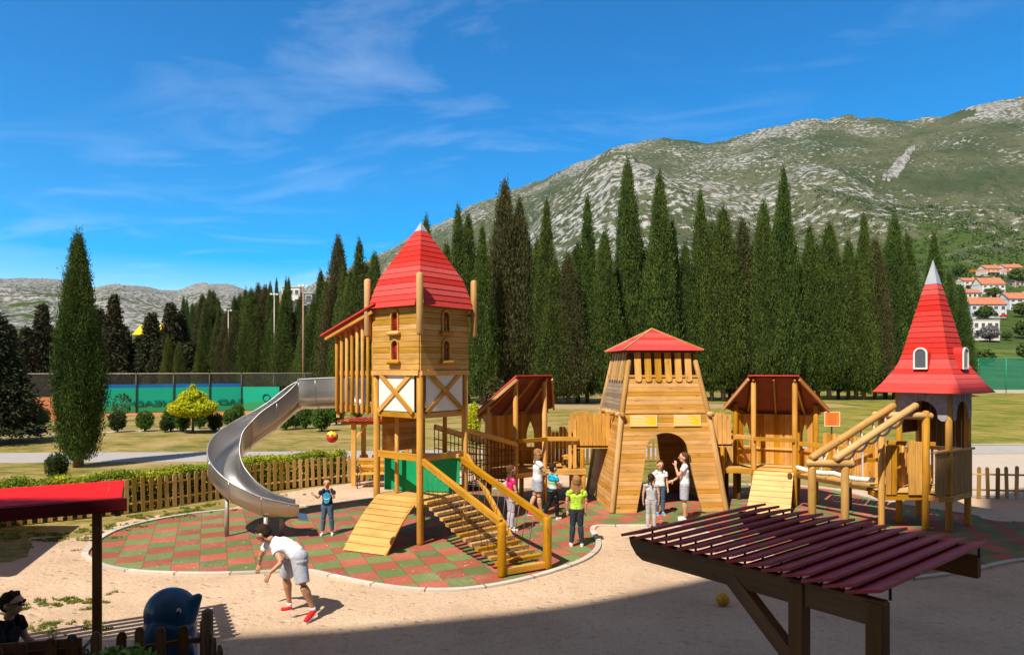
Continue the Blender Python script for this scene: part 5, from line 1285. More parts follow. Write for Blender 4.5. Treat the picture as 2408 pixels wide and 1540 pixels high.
# clipped bushes
def ball_mesh(seed,rx,rz,ncl,npc,leaf,mat,z0=0.0,box=1.0):
    g=np.random.default_rng(seed); d=unit(g.normal(size=(ncl,3))); d=np.sign(d)*np.abs(d)**box; rad=.80+.22*g.random(ncl)
    C=d*rad[:,None]*np.array([rx,rx,rz])+np.array([0,0,z0+rz]); cc=np.repeat(C,npc,0); n=len(cc); dd=np.repeat(unit(d),npc,0)
    P=cc+g.normal(size=(n,3))*np.array([rx,rx,rz])*.07; L=unit(dd*.6+g.normal(size=(n,3))*.8)*(leaf*(.6+.8*g.random(n)))[:,None]; Wv=unit(np.cross(L,g.normal(size=(n,3))))*(leaf*.5)
    return leaves('foliage',P,L,Wv,mat)
def blob_mesh(rx,rz,z0,seed,mat='core'):
    mb=MB().ell((0,0,z0+rz),rx,rx,rz,14,9); vs=[tuple(v) for v in mb.v]; return npmesh('foliage_core',vs,mb.f,mat,True)
BU=[[('stem',trunk_mesh(.35,.05,3,k,.2)),('foliage_core',blob_mesh(.36,.36,.16,k)),('foliage',ball_mesh(80+k,.46,.46,380,9,.035,'bush' if k<3 else 'bushd',.10,.85))] for k in range(4)]
bushes=[(276,1016,36,3,'dark clipped bush just right of the big cypress'),(341,1014,38,0,'round clipped bush on the lawn between big cypress and yellow tree'),(402,1014,38,1,'clipped bush left of the yellow tree, behind another'),(430,1015,32,2,'low bright bush touching the left of the yellow tree trunk'),(388,1016,24,3,'small dull bush at the left end of the clump by the yellow tree'),(470,1008,32,1,'clipped bush just right of the yellow tree trunk'),(485,985,26,3,'dark bush behind the yellow tree'),(506,1014,34,3,'dark squarish bush right of the yellow tree'),(543,1006,34,0,'bush at the left rim of the slide'),(560,990,28,1,'low bush behind the slide rim'),(671,1011,40,0,'bush framed in the bend under the slide'),(695,1006,24,2,'slim bush between two bigger ones under the slide'),(718,1008,42,1,'bright bush under the straight part of the slide'),(757,1014,44,0,'broad bright bush below the slide, left of the barred bay'),(790,999,40,2,'bush just under the barred bay'),(98,1004,34,3,'dark bush between conifer and big cypress'),(133,1131,46,3,'dark bush in the shade at the foot of the big cypress'),(840,985,34,1,'bush behind the barred bay of the play tower')]
for (x,y,w,k,lab) in bushes:
    p=gp(x,y); r_=w/2*p.y/F; s_=r_/.46; tree('clipped_bush',lab,'bush',p,BU[k],'clipped bushes on the lawn',(s_,s_,s_*random.uniform(1.12,1.3)),random.random()*6)
# yellow tree, small tree, yellow shrubs
def crown_parts(seed,rx,rz,z0,leaf,mat,th,n=420,core=True):
    L=[('trunk',trunk_mesh(th,.055,5,seed,rx*.7))]
    L.append(('crown',ball_mesh(seed,rx,rz,n,16,leaf,mat,z0,.95)))
    L.append(('crown_inner',ball_mesh(seed+1,rx*.62,rz*.62,n//2,16,leaf,mat,z0+rz*.38,.95)))
    return L
yt=gp(453,1018)
t=tree('yellow_tree','small golden yellow tree with a wide pointed crown on the lawn','tree',yt,[('trunk',trunk_mesh(1.3,.075,6,4,.8)),('crown',ball_mesh(90,1.26,.52,420,26,.07,'yelb',.98)),('crown_top',ball_mesh(91,.74,.50,240,24,.07,'yelb',1.5)),('crown_tip',conifer_mesh(93,2.78,.42,90,16,.06,'yelb',2.2)),('crown_inner',ball_mesh(92,.85,.40,260,16,.07,'yelb',1.1))])
stt=gp(287,990); tree('young_tree','thin young tree with sparse reddish green leaves against the green windscreen','tree',stt,[('trunk',trunk_mesh(1.5,.04,6,8,.6)),('crown',ball_mesh(95,.62,.75,140,9,.05,'bushd',.45,1.0))])
for (x,y,w,h_,lab) in ((1113,1005,34,90,'yellow shrub showing between the play tower and the first pavilion'),(1165,948,50,70,'yellowish bush under the cypresses behind the first pavilion')):
    Y=34 if x==1113 else 64; p=pz(x,y,Y); r_=w/2*Y/F; tree('yellow_shrub',lab,'shrub',(p.x,Y,0),[('stem',trunk_mesh(.6,.04,4,2,.3)),('foliage',ball_mesh(96+x%3,r_,h_/2*Y/F,260,12,.07 if Y<50 else .14,'yelb' if Y<50 else 'cypb',.1,1.0))])
# hedge behind the left fence
def hedge_mesh(path,w,h,n,leaf,mat):
    P=np.array([(p.x,p.y) for p in path]); seg=np.linalg.norm(np.diff(P,axis=0),axis=1); cs=np.concatenate([[0],np.cumsum(seg)]); g=RNG
    t=g.random(n)*cs[-1]; x=np.interp(t,cs,P[:,0]); y=np.interp(t,cs,P[:,1]); dx=np.gradient(np.interp(np.linspace(0,cs[-1],200),cs,P[:,0])); dy=np.gradient(np.interp(np.linspace(0,cs[-1],200),cs,P[:,1]))
    k=(t/cs[-1]*199).astype(int); nx=-dy[k]; ny=dx[k]; l_=np.hypot(nx,ny); nx/=l_; ny/=l_
    side=g.choice([0,1,2],n,p=[.5,.38,.12]); lump=.09*(vnoise(t*2.2,t*0,5)-.5)*2
    s_=np.where(side==0,w/2,np.where(side==2,-w/2,(g.random(n)-.5)*w)); z=np.where(side==1,h+lump,g.random(n)*h)
    C=np.stack([x+nx*s_,y+ny*s_,z],1)+g.normal(size=(n,3))*.045
    L=unit(g.normal(size=(n,3))+np.array([0,0,.4]))*(leaf*(.6+.8*g.random(n)))[:,None]; Wv=unit(np.cross(L,g.normal(size=(n,3))))*(leaf*.5)
    return C,L,Wv
hp=[V((p.x,p.y))+V((-.30,.42)) for p in smooth(lf[:-1],8,False)]
for i,p in enumerate(hp): pass
C_,L_2,W_2=hedge_mesh(hp[::-1],.60,.93,60000,.036,'hedge')
hd_=bpy.data.objects.new('hedge',leaves('hedge',C_,L_2,W_2,'hedge')); COL.objects.link(hd_); tag(hd_,'variegated yellow green hedge running behind the left picket fence','hedge')
hcore=MB(); PP=hp
hcore.tube([(p.x,p.y,.44) for p in PP],.34,8); hcore_o=hcore.build('hedge_core','core',None); hcore_o.parent=hd_
# near shrub at the bottom left
ns=tree('garden_shrub','fresh green feathery shrub at the bottom edge in front of the near fence','shrub',(-3.65,6.25,0),[('stem',trunk_mesh(.5,.05,6,3,.4)),('foliage',ball_mesh(120,.55,.50,420,22,.045,'near',.16,1.1)),('foliage_inner',ball_mesh(121,.40,.36,200,18,.045,'near',.2,1.1))])
# grass tufts on the sand and by the fence
def tufts(polys,n,hh,name):
    P=[]
    for (x,y,rx,ry,k) in polys:
        m_=int(n*k); a=RNG.random(m_)*2*PI; r_=np.sqrt(RNG.random(m_)); px_=x+rx*r_*np.cos(a); py_=y+ry*r_*np.sin(a)
        ok=(fbm(px_*2.6,py_*3.4,9,3)>.54)&(fbm(px_*9,py_*12,19,3)>.52); P.append(np.stack([px_[ok],py_[ok]],1))
    P=np.concatenate(P); n_=len(P); C=np.concatenate([P,np.full((n_,1),hh*.45)],1)
    L=unit(np.array([0,0,1.])+RNG.normal(size=(n_,3))*.5)*(hh*(.4+.6*RNG.random(n_)))[:,None]; Wv=unit(np.cross(L,RNG.normal(size=(n_,3))))*.006
    o=bpy.data.objects.new(name,leaves(name,C,L,Wv,'grass')); COL.objects.link(o); tag(o,kind='stuff'); return o
tf=[]
for (x,y,rx,ry,k) in ((60,1440,.45,.25,.25),(120,1420,.7,.3,.35),(150,1480,.7,.3,.35),(200,1425,.5,.2,.2),(235,1395,.3,.15,.08),(60,1400,.4,.2,.15),(20,1460,.5,.3,.2),(160,1265,1.2,.35,.6),(60,1262,1.3,.35,.6),(230,1250,.8,.3,.5),(300,1235,.9,.3,.6),(380,1215,.9,.35,.7),(470,1200,1.0,.4,.8),(560,1188,1.0,.4,.7),(660,1165,.8,.3,.3),(130,1290,.8,.3,.2)):
    p=gp(x,y); tf.append((p.x,p.y,rx,ry,k))
g_=tufts(tf,9000,.045,'grass'); tag(g_,'sparse grass growing in patches through the sand at left','grass')

# ================================================================ HILLSIDE: houses, woods, crane
def house(name,x0,x1,yt,yb,label,roof='gable',wall='wallw',rf='tile',rows=2,cols=4,rfrac=.32,depth=.8,group='houses on the hillside at right',Yfix=None,drop=6,cat='house'):
    if Yfix: Y=Yfix; hb=H-(yb-HY)*Y/F
    else: Y,hb=hill_at((x0+x1)/2,yb)
    k=Y/F; w=(x1-x0)*k; hh=(yb-yt)*k; cx=((x0+x1)/2-CX)*k; dp=w*depth if w<16 else 11
    t=thing(name,label,cat,(cx,Y,hb),group); wh=hh*(1-rfrac) if roof!='flat' else hh
    wl=MB().box((cx,Y+dp/2,hb+wh/2-drop/2),w*.94,dp,wh+drop).build('wall',wall,t)
    if roof=='gable':
        r_=MB(); y0=Y-.5; y1=Y+dp+.5; z0=hb+wh-.1; z1=hb+hh; x_=w/2
        r_.quad((cx-x_,y0,z0),(cx+x_,y0,z0),(cx+x_,(y0+y1)/2,z1),(cx-x_,(y0+y1)/2,z1),.3); r_.quad((cx+x_,y1,z0),(cx-x_,y1,z0),(cx-x_,(y0+y1)/2,z1),(cx+x_,(y0+y1)/2,z1),.3)
        ro=r_.build('roof',rf,t)
        gb=MB()
        for s_ in (-1,1): MB().plate([(-dp/2,0),(dp/2,0),(0,z1-z0-.3)],[],.3,(cx+s_*w*.46,Y+dp/2,z0),(0,1,0),(0,0,1)).build('gable',wall,t)
        MB().box((cx+w*.22,Y+dp*.45,z1-.1),.8,.8,1.6).build('chimney','plaster',ro)
    else:
        MB().box((cx,Y+dp/2,hb+hh+.1),w*.97,dp+.3,.35).build('roof','concrete',t)
    for r_ in range(rows):
        for c_i in range(cols):
            wx=cx-w*.47+w*.94*(c_i+.5)/cols; wz=hb+wh*(r_+.5)/rows; ww=w*.94/cols*(.5 if (c_i+r_)%3 else .66); wv=wh/rows*(.42 if r_ else .5)
            f_=MB().box((wx,Y-.08,wz),ww+.3,.12,wv+.3).build('window','wht',t); MB().box((wx,Y-.17,wz),ww,.06,wv).build('pane','glass',f_)
    if rows>1:
        MB().box((cx-w*.1,Y-.8,hb+wh*.5-.1),w*.6,1.6,.25).build('balcony','concrete',t); MB().box((cx-w*.1,Y-1.55,hb+wh*.5+.45),w*.6,.08,.8).build('balustrade',wall,t)
    return t
M['wallw']=plain('white_render',(.72,.69,.66),.9,.1,nscale=.3,namt=.06); M['wallb']=plain('bluish_white_render',(.60,.64,.72),.9,.1,nscale=.3,namt=.06)
M['tile']=M['tile']; M['rtile']=plain('orange_roof_tile',(.43,.165,.095),.85,.1,nscale=1.2,namt=.25); M['yroof']=plain('yellow_sheet_roof',(.80,.50,.02),.6,.2,nscale=.5,namt=.1); M['greyb']=plain('grey_cladding',(.16,.16,.18),.8,.2,nscale=.4,namt=.15); M['stonew']=plain('pale_stone_wall',(.45,.38,.33),.9,.1,nscale=.8,namt=.15)
hs_=[(2318,2364,621,650,'white house with red roof highest on the hill, left half of a pair','gable','wallw',2,4,.36),(2364,2408,619,648,'white house with red roof highest on the hill, right half of a pair','gable','wallb',2,4,.36),
(2266,2311,652,682,'cream house under an orange roof just right of the spire','gable','wallw',2,3,.30),(2308,2366,651,690,'largest orange roofed white house in the middle tier','gable','wallw',2,4,.45),
(2262,2311,680,701,'low house with two bright orange roofs below the cream house','gable','wallw',1,4,.45),(2280,2370,697,748,'wide bluish white house with broad orange roof and terrace','gable','wallb',2,5,.36),
(2372,2440,686,729,'bluish house with brown roof cut by the right edge','gable','wallb',3,4,.38),(2286,2353,753,800,'flat roofed white house lowest on the slope','flat','wallw',2,4,0),(2268,2291,708,745,'narrow white house behind the pointed roof','gable','wallw',2,2,.3),(2190,2204,552,562,'tiny white house with orange roof alone high on the hillside','gable','wallw',1,2,.4),(2386,2430,652,674,'pinkish low house right of the largest orange roofed house','gable','stonew',1,4,.4),(1812,1840,618,632,'small white house glimpsed above the cypresses','gable','wallw',1,2,.3)]
for (x0,x1,yt,yb,lab,rf_,wl_,rows,cols,rfr) in hs_: house('hillside_house',x0,x1,yt,yb,lab,rf_,wl_,'rtile',rows,cols,rfr)
house('building',441,482,741,775,'pale balcony block with white frame among the left conifers','flat','wallb','concrete',2,5,0,Yfix=230,group=None,drop=14,cat='building')
house('building',369,392,749,775,'small white block behind the yellow roofed building','flat','wallw','concrete',1,3,0,Yfix=250,group=None,drop=14,cat='building')
house('building',443,484,764,812,'stone gabled building with a pinkish roof beside the left cypress row','gable','stonew','rtile',0,0,.3,Yfix=200,group=None,drop=14,cat='building')
house('building',313,392,762,806,'yellow roofed building showing between the dark conifers','gable','yroof','yroof',1,6,.55,Yfix=170,group=None,drop=10,cat='building')
house('building',661,706,676,740,'white block with dark openings behind the tall floodlight pole','flat','wallw','concrete',3,3,0,Yfix=215,group=None,drop=14,cat='building')
house('building',698,736,690,745,'dark grey clad block right of the white one','flat','greyb','concrete',3,2,0,Yfix=216,group=None,drop=14,cat='building')
house('building',642,664,700,738,'orange walled house with tiled roof left of the white block','gable','rtile','rtile',1,2,.35,Yfix=205,group=None,drop=14,cat='building')
Yc,hc_=hill_at(2320,650); k=Yc/F
cr=thing('tower_crane','orange tower crane with a long low jib on the hillside','crane',((2351-CX)*k,Yc,hc_))
def lattice(p,q_,w,n):
    mb=MB(); p=V(p);q_=V(q_); d=(q_-p).normalized(); x=d.orthogonal().normalized(); y=d.cross(x)
    for a,b in ((1,1),(1,-1),(-1,-1),(-1,1)): mb.beam(p+(x*a+y*b)*w/2,q_+(x*a+y*b)*w/2,.16,.16)
    for i in range(n):
        t0,t1=i/n,(i+1)/n; mb.beam(p.lerp(q_,t0)+(x+y)*w/2,p.lerp(q_,t1)+(y-x)*w/2,.1,.1); mb.beam(p.lerp(q_,t0)-(x+y)*w/2,p.lerp(q_,t1)-(y-x)*w/2,.1,.1)
    return mb
lattice(((2351-CX)*k,Yc-8,hc_-4),((2351-CX)*k,Yc-8,H-(632-HY)*k),1.2,12).build('mast','ora',cr)
lattice(((2262-CX)*k,Yc-8,H-(641-HY)*k),((2385-CX)*k,Yc-8,H-(641-HY)*k),1.2,30).build('jib','ora',cr)
wy,wh_=hill_at(2370,712); solo('retaining_wall',MB().box(((2370-CX)*wy/F,wy,wh_+1.6),52*wy/F,.6,7),'stonew','pale retaining wall stepping down below the largest orange roofed house','wall',((2370-CX)*wy/F,wy,wh_))
# parked red car below the wide house
Yk,hk=hill_at(2345,748); rc=thing('parked_car','tiny red car parked below the wide bluish house','car',((2345-CX)*Yk/F,Yk-5,hk))
X0=(2345-CX)*Yk/F; mb=MB(); P=[(-2.1,.3),(2.1,.3),(2.15,.8),(1.3,.95),(.8,1.4),(-1.0,1.4),(-1.6,.95),(-2.15,.85)]
mb.plate(P,[],1.7,(X0,Yk-6,hk),(1,0,0),(0,0,1)).build('body','redB',rc)
for s_ in (-1.25,1.3): MB().tube([(X0+s_,Yk-6.1,hk+.34),(X0+s_,Yk-4.2,hk+.34)],.34,12,smooth=False).build('wheel','metal',rc)
MB().plate([(-.95,.98),(.75,.98),(.55,1.32),(-.8,1.32)],[],.04,(X0,Yk-6.05,hk),(1,0,0),(0,0,1)).build('window','glass',rc)
# trees of the hillside: near ones as individuals
FT=[[('trunk',trunk_mesh(2,.25,4,k,1.5)),('crown_core',blob_mesh(2.2,2.0,1.6,k)),('crown',ball_mesh(130+k,2.9,2.6,260,12,.34,'wood_far' if k<3 else 'lil',1.2,1.0))] for k in range(4)]
fts=[(2308,750,44,0,'round dark tree in front of the wide bluish house, left one'),(2340,735,32,1,'round tree in front of the wide bluish house, right one'),(2395,745,48,2,'leafy tree below the brown roofed house'),(2398,795,60,0,'big tree at the right edge beside the flat roofed house'),(2315,802,52,3,'lilac grey bush before the flat roofed house'),(2355,798,30,1,'square green bush right of the lilac grey one'),(2400,845,60,1,'bushy tree at the right edge above the green fence'),(2300,858,56,2,'dark bush left above the green netted fence'),(2385,668,50,2,'green trees right of the largest orange roofed house'),(2285,668,24,1,'small shrub in front of the cream house'),(2330,705,40,0,'low shrub row below the largest orange roofed house'),(2250,650,40,1,'bushy tree left of the hillside crane'),(2240,700,44,2,'tree between spire and the low orange roofed house')]
for (x,y,w,k,lab) in fts:
    Y,hb=hill_at(x,y); s_=w/2*Y/F/2.9; s_*=.72; tree('hillside_tree',lab,'tree',((x-CX)*Y/F,Y-3,hb-.5),FT[k],'trees among the hillside houses',(s_,s_,s_*.9),random.random()*6)
# woodland that reads as one mass on the lower slope and scrub along the hill
g=RNG; n=4200; wx=1500+g.random(n)*1150; ss=.32+g.random(n)*.40
keep=(g.random(n)<np.clip((wx-1500)/500,0.15,1))&~((wx>2245)&(ss<.50)); wx=wx[keep]; ss=ss[keep]; n=len(wx)
wY=110*(Yridge(wx)/110)**ss; wh=terrain(wx,wY); k=22; sz=(1.6+2.2*g.random(n))
cen_=np.stack([(wx-CX)*wY/F,wY,wh+sz*.35],1); cc_=np.repeat(cen_,k,0); szr=np.repeat(sz,k); d=unit(g.normal(size=(n*k,3)))
P=cc_+d*szr[:,None]*(np.array([1,1,.7]))*(.75+.3*g.random((n*k,1))); L=unit(g.normal(size=(n*k,3)))*(szr*.30)[:,None]; Wv=unit(np.cross(L,g.normal(size=(n*k,3))))*(szr*.2)[:,None]
wo_=bpy.data.objects.new('hillside_woodland',leaves('hillside_woodland',P,L,Wv,'woodl')); COL.objects.link(wo_); tag(wo_,'far green woodland and scrub covering the lower hillside','woodland',kind='stuff')
# far cypresses dotted on the ridge foot at left
for i,(x,y,Y) in enumerate([(757-0,705,260)]): pass
fc_=[(540,640),(520,660),(562,668),(1535,150),(1480,175),(1615,140),(1640,135)]
for i,(zx,zy) in enumerate([(715,290),(745,320),(795,345),(825,350),(855,380),(890,282),(1535,148),(1480,172),(1618,140),(1642,132)]):
    x=240.8+.2667*zx; y=626+.2667*zy; Y=190; p=pz(x,y,Y); hgt=p.z; tree('cypress_tree',['far cypress, first of the distant line above the balcony block','far cypress, second of the distant line above the balcony block','far cypress, third of the distant line above the balcony block','far cypress, fourth of the distant line above the balcony block','far cypress, fifth of the distant line above the balcony block','far cypress ending the distant line above the balcony block','lone far cypress left of the white block','small far cypress left of the orange walled house','far cypress, left one on top above the white block','far cypress, right one on top above the white block'][i],'cypress',(p.x,p.y,0),CY[i%5],'far cypresses beyond the rows',(.9,.9,hgt/20),i)
# dry leaves and grit blown over the yard
n=900; a=RNG.random(n)*2*PI; r_=np.sqrt(RNG.random(n))*7.5; lx=-2.5+r_*np.cos(a)*1.2; ly=14.2+r_*np.sin(a)*.7
C=np.stack([lx,ly,np.full(n,.016)],1); L=unit(np.stack([RNG.normal(size=n),RNG.normal(size=n),RNG.normal(size=n)*.15],1))*(.010+.022*RNG.random(n))[:,None]; Wv=unit(np.cross(L,np.array([0,0,1.])+RNG.normal(size=(n,3))*.2))*(.008+.010*RNG.random(n))[:,None]
M['litter']=plain('dry_leaf_litter',(.50,.38,.20),.9,.1,nscale=40,namt=.5)
lt=bpy.data.objects.new('leaf_litter',leaves('leaf_litter',C,L,Wv,'litter')); COL.objects.link(lt); tag(lt,'dry leaf bits and grit scattered over the rubber tiles and sand','litter',kind='stuff')
# gazebo off to the left that throws its square shade on the yard
gz=thing('roofed_hut','roofed hut standing off the left side whose square shade falls on the sand','hut',(-14,13,0))
MB().quad((-11.63,14.65,3.0),(-18,14.65,3.0),(-18,10.7,3.0),(-10.3,10.7,3.0),.15).build('roof','redB',gz)
for p in ((-12.5,14.2),(-17,14.2),(-12.5,11.2),(-17,11.2)): MB().box((p[0],p[1],1.45),.15,.15,2.9).build('post','brown',gz)
# ================================================================ PEOPLE
def skinmat(name,c):
    m=plain(name,c,.55,.3,nscale=3,namt=.06); m.node_tree.nodes['Principled BSDF'].inputs['Subsurface Weight'].default_value=.0; return m
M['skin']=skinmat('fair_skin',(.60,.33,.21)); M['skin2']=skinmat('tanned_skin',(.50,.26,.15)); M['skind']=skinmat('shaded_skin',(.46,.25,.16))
for k,c in dict(h_dark=(.03,.018,.012),h_brown=(.10,.045,.022),h_light=(.30,.15,.065),t_white=(.80,.80,.82),t_pink=(.78,.02,.20),t_grey=(.42,.41,.43),t_black=(.010,.010,.012),s_grey=(.40,.40,.46),s_slate=(.035,.04,.055),s_black=(.012,.012,.016),s_jean=(.07,.12,.19),s_lilac=(.50,.46,.54),shoe_r=(.75,.02,.02),shoe_w=(.72,.70,.70),shoe_b=(.02,.35,.65),lip=(.42,.10,.08),eye=(.02,.015,.015)).items():
    M[k]=plain('cloth_'+k if k[1]=='_' else k,c,.85 if k[1]=='_' else .5,.15,nscale=14,namt=.12,bump=.03 if k[:2] in('t_','s_') else 0)
def bandmat(name,bands,S):
    m,nt,b=newmat(name); q=N(nt); setp(b,.85,.15); tc=q.n('ShaderNodeTexCoord').outputs['Object']; sp=q.n('ShaderNodeSeparateXYZ'); q.l(tc,sp.inputs[0])
    n=q.n('ShaderNodeValToRGB'); n.color_ramp.interpolation='CONSTANT'; e=n.color_ramp.elements
    while len(e)<len(bands): e.new(.5)
    for i,(p,c) in enumerate(bands): e[i].position=p; e[i].color=c+(1,)
    q.l(q.math('DIVIDE',sp.outputs[2],S),n.inputs[0]); q.l(n.outputs[0],b.inputs['Base Color']); M[name]=m
def joints(S,ov=None,hd=1.0):
    j=dict(hipL=(-.052,0,.515),hipR=(.052,0,.515),kneL=(-.056,.01,.285),kneR=(.056,.01,.285),ankL=(-.058,-.005,.045),ankR=(.058,-.005,.045),toeL=(-.066,.095,.018),toeR=(.066,.095,.018),
      shL=(-.105,0,.800),shR=(.105,0,.800),elL=(-.135,-.01,.635),elR=(.135,-.01,.635),wrL=(-.140,.03,.490),wrR=(.140,.03,.490),haL=(-.138,.05,.440),haR=(.138,.05,.440),
      pel=(0,0,.535),wai=(0,0,.62),che=(0,.005,.73),nec=(0,-.002,.835),head=(0,.012,.835+.082*hd),face=(0,1,0),hup=(0,0,1))
    if ov: j.update(ov)
    return j
def place(j,loc,ang,S):
    a=R(ang); f=V((math.sin(a),math.cos(a),0)); r=V((math.cos(a),-math.sin(a),0)); o={}
    for k,v in j.items():
        w=r*v[0]+f*v[1]+V((0,0,v[2])); o[k]=w.normalized() if k in('face','hup') else V(loc)+w*S
    return o
def cap(mb,a,b,ra,rb,n=14): mb.tube([a,b],[ra,rb],n,True,True)
def cone(mb,a,b,ra,rb,n=18): mb.tube([a,b],[ra,rb],n,True,False)
def hand(mb,w,h,S,palm,sgn,curl=.35):
    """palm from wrist w towards h, four bent fingers of unequal length and a thumb from its side"""
    d=(h-w).normalized(); pn=V(palm)-d*V(palm).dot(d); pn=pn.normalized() if pn.length>1e-4 else d.orthogonal(); s=d.cross(pn)*sgn; L=.052*S
    for k in (-1,0,1): cap(mb,w+s*(.008*k*S),w+d*L+s*(.0125*k*S),.0095*S,.0085*S,10)
    for i,(o,l) in enumerate(((-1.5,.030),(-.5,.036),(.5,.038),(1.5,.034))):
        a=w+d*L*.95+s*(.0105*o*S); dd=(d+pn*curl*.5+s*o*.04).normalized(); b=a+dd*l*.55*S; d2=(d+pn*curl*1.6).normalized(); c=b+d2*l*.5*S
        mb.tube([a,b,c],[.0058*S,.0054*S,.0044*S],8,True,True)
    a=w+d*L*.25+s*(.016*S); b=a+(s*.8+d*.55+pn*.2).normalized()*.024*S; c=b+(d*.9+s*.25+pn*.3).normalized()*.020*S
    mb.tube([a,b,c],[.0075*S,.0062*S,.005*S],8,True,True)
def person(label,loc,S,j,skin='skin',hair=('short','h_dark'),top='t_white',bottom='s_grey',blen=.5,sleeve=.45,shoe='shoe_w',group=None,hd=1.0,fat=1.0,shirt_len=.0,palmL=None,palmR=None,vox=.0075,curl=.4,sock=None,extra=None):
    t=thing('person',label,'person',loc,group); g=.001
    up=j['hup']; f=(j['face']-up*j['face'].dot(up)).normalized(); r=f.cross(up).normalized(); hc=j['head']
    sh=(j['shR']-j['shL']).normalized(); tor=(j['nec']-j['pel']).normalized(); fr=tor.cross(sh)*-1
    fr=sh.cross(tor)*-1
    if fr.dot(f)<0 and abs(fr.dot(f))>.3: fr=-fr
    b=MB()
    # torso
    for s,(sl,hl) in enumerate((('shL','hipL'),('shR','hipR'))):
        sp_=j['nec'].lerp(j[sl],.44)-tor*.03*S; cap(b,j['pel'].lerp(j[hl],.6)+tor*.02*S,j['wai']+(j[hl]-j['pel'])*.45,.058*S*fat,.050*S*fat)
        cap(b,j['wai']+(j[hl]-j['pel'])*.45,sp_-tor*.03*S,.050*S*fat,.053*S*fat)
        cap(b,sp_,j[sl],.040*S*fat,.031*S)
    cap(b,j['wai']-tor*.03*S,j['nec'].lerp(j['wai'],.38),.055*S*fat,.053*S*fat)
    cap(b,j['nec']-tor*.02*S,hc-up*.03*S,.030*S,.029*S)
    for s in 'LR':
        cap(b,j['sh'+s],j['el'+s],.030*S*fat,.023*S*fat); cap(b,j['el'+s],j['wr'+s],.0225*S*fat,.0145*S)
        pl=palmL if s=='L' else palmR; hand(b,j['wr'+s],j['ha'+s],S,pl if pl is not None else (f*.3-sh*(1 if s=='R' else -1)),-1 if s=='R' else 1,curl)
        cap(b,j['hip'+s],j['kne'+s],.054*S*fat,.034*S*fat)
        c=j['kne'+s].lerp(j['ank'+s],.3); k_=j['kne'+s]; a_k=j['ank'+s]; bk=-(j['toe'+s]-j['ank'+s]); bk.z=0; bk=bk.normalized()*.006*S if bk.length>0 else V((0,0,0))
        b.tube([k_,c+bk,k_.lerp(a_k,.62)+bk*.5,a_k],[.033*S*fat,.037*S*fat,.026*S,.019*S],14,True,True)
        cap(b,j['ank'+s]-V((0,0,.012*S)),j['toe'+s],.022*S,.016*S)
    # head: skull, jaw, nose, brow, ears
    A=(r,f,up); k=hd*S
    b.ell(hc+up*.012*k,.054*k,.064*k,.062*k,16,12,A); b.ell(hc-up*.026*k+f*.012*k,.040*k,.046*k,.048*k,14,10,A)
    b.tube([hc+f*.060*k+up*.006*k,hc+f*.076*k-up*.016*k],[.007*k,.011*k],8,True,True)
    for s in (-1,1): b.ell(hc+r*s*.056*k-up*.004*k-f*.004*k,.008*k,.014*k,.020*k,8,7,A)
    body=remesh(b,vox,'body',skin,t,3)
    for s in (-1,1): MB().ell(hc+r*s*.021*k+f*.0585*k+up*.006*k,.0085*k,.006*k,.0065*k,8,6,A).build('eye','eye',t)
    MB().tube([hc+r*(.016*k*i)+f*(.0615-.004*abs(i))*k-up*.036*k for i in (-1,0,1)],.0045*k,6,True,True).build('mouth','lip',t)
    # hair
    hk,hm=hair; h=MB(); 
    h.ell(hc+up*.024*k-f*.011*k,.0565*k,.064*k,.0565*k,18,12,A); h.ell(hc-f*.028*k-up*.002*k,.051*k,.042*k,.052*k,16,10,A)
    if hk=='short':
        for i in range(14): a=i*.45; h.ell(hc+up*(.058+.007*math.sin(i*2.3))*k+f*(.032*math.cos(a))*k+r*(.034*math.sin(a))*k,.014*k,.016*k,.018*k,8,6,A)
    if hk in('long','curly'):
        for i in range(9):
            s=(i-4)/4; st_=hc+r*s*.050*k-f*(.030-.022*abs(s))*k+up*.01*k; L=(.20 if hk=='long' else .15)*k*(1-.25*abs(s)); P=[st_]
            dn=(V((0,0,-1))*.9-f*.12+r*s*.10)
            for q_ in range(1,7):
                w=(.010*k*math.sin(q_*1.9+i*1.7)) if hk=='curly' else .003*k*math.sin(q_+i); P.append(st_+dn*(L*q_/6)+r*w+f*w*.7+(r*s*.03*k if hk=='curly' else V((0,0,0))))
            h.tube(P,[.020*k,.024*k,.023*k,.022*k,.020*k,.017*k,.009*k] if hk=='curly' else [.019*k,.021*k,.020*k,.019*k,.017*k,.013*k,.006*k],9,True,True)
        if hk=='curly':
            for i in range(26): a=i*2.4; z=.02-.0065*i; h.ell(hc-f*(.020+.030*abs(math.cos(a)))*k+r*.062*math.sin(a)*k+up*z*k,.019*k,.019*k,.019*k,8,6,A)
    if hk in('pony','braid'):
        st_=hc-f*.070*k+up*.030*k; dn=V((0,0,-1))*.9-f*.25; n_=8 if hk=='braid' else 6; P=[st_+dn*(.022*k*i)+r*(.006*k*(-1)**i if hk=='braid' else 0) for i in range(n_)]
        h.tube([hc-f*.045*k+up*.035*k]+P,[.02*k]+[(.017-.0012*i)*k*(1 if hk=='braid' else 1.35) for i in range(n_)],10,True,True)
    remesh(h,vox*1.1,'hair',hm,t,2)
    # shirt
    c=MB(); e=.011*S; so=fr*0
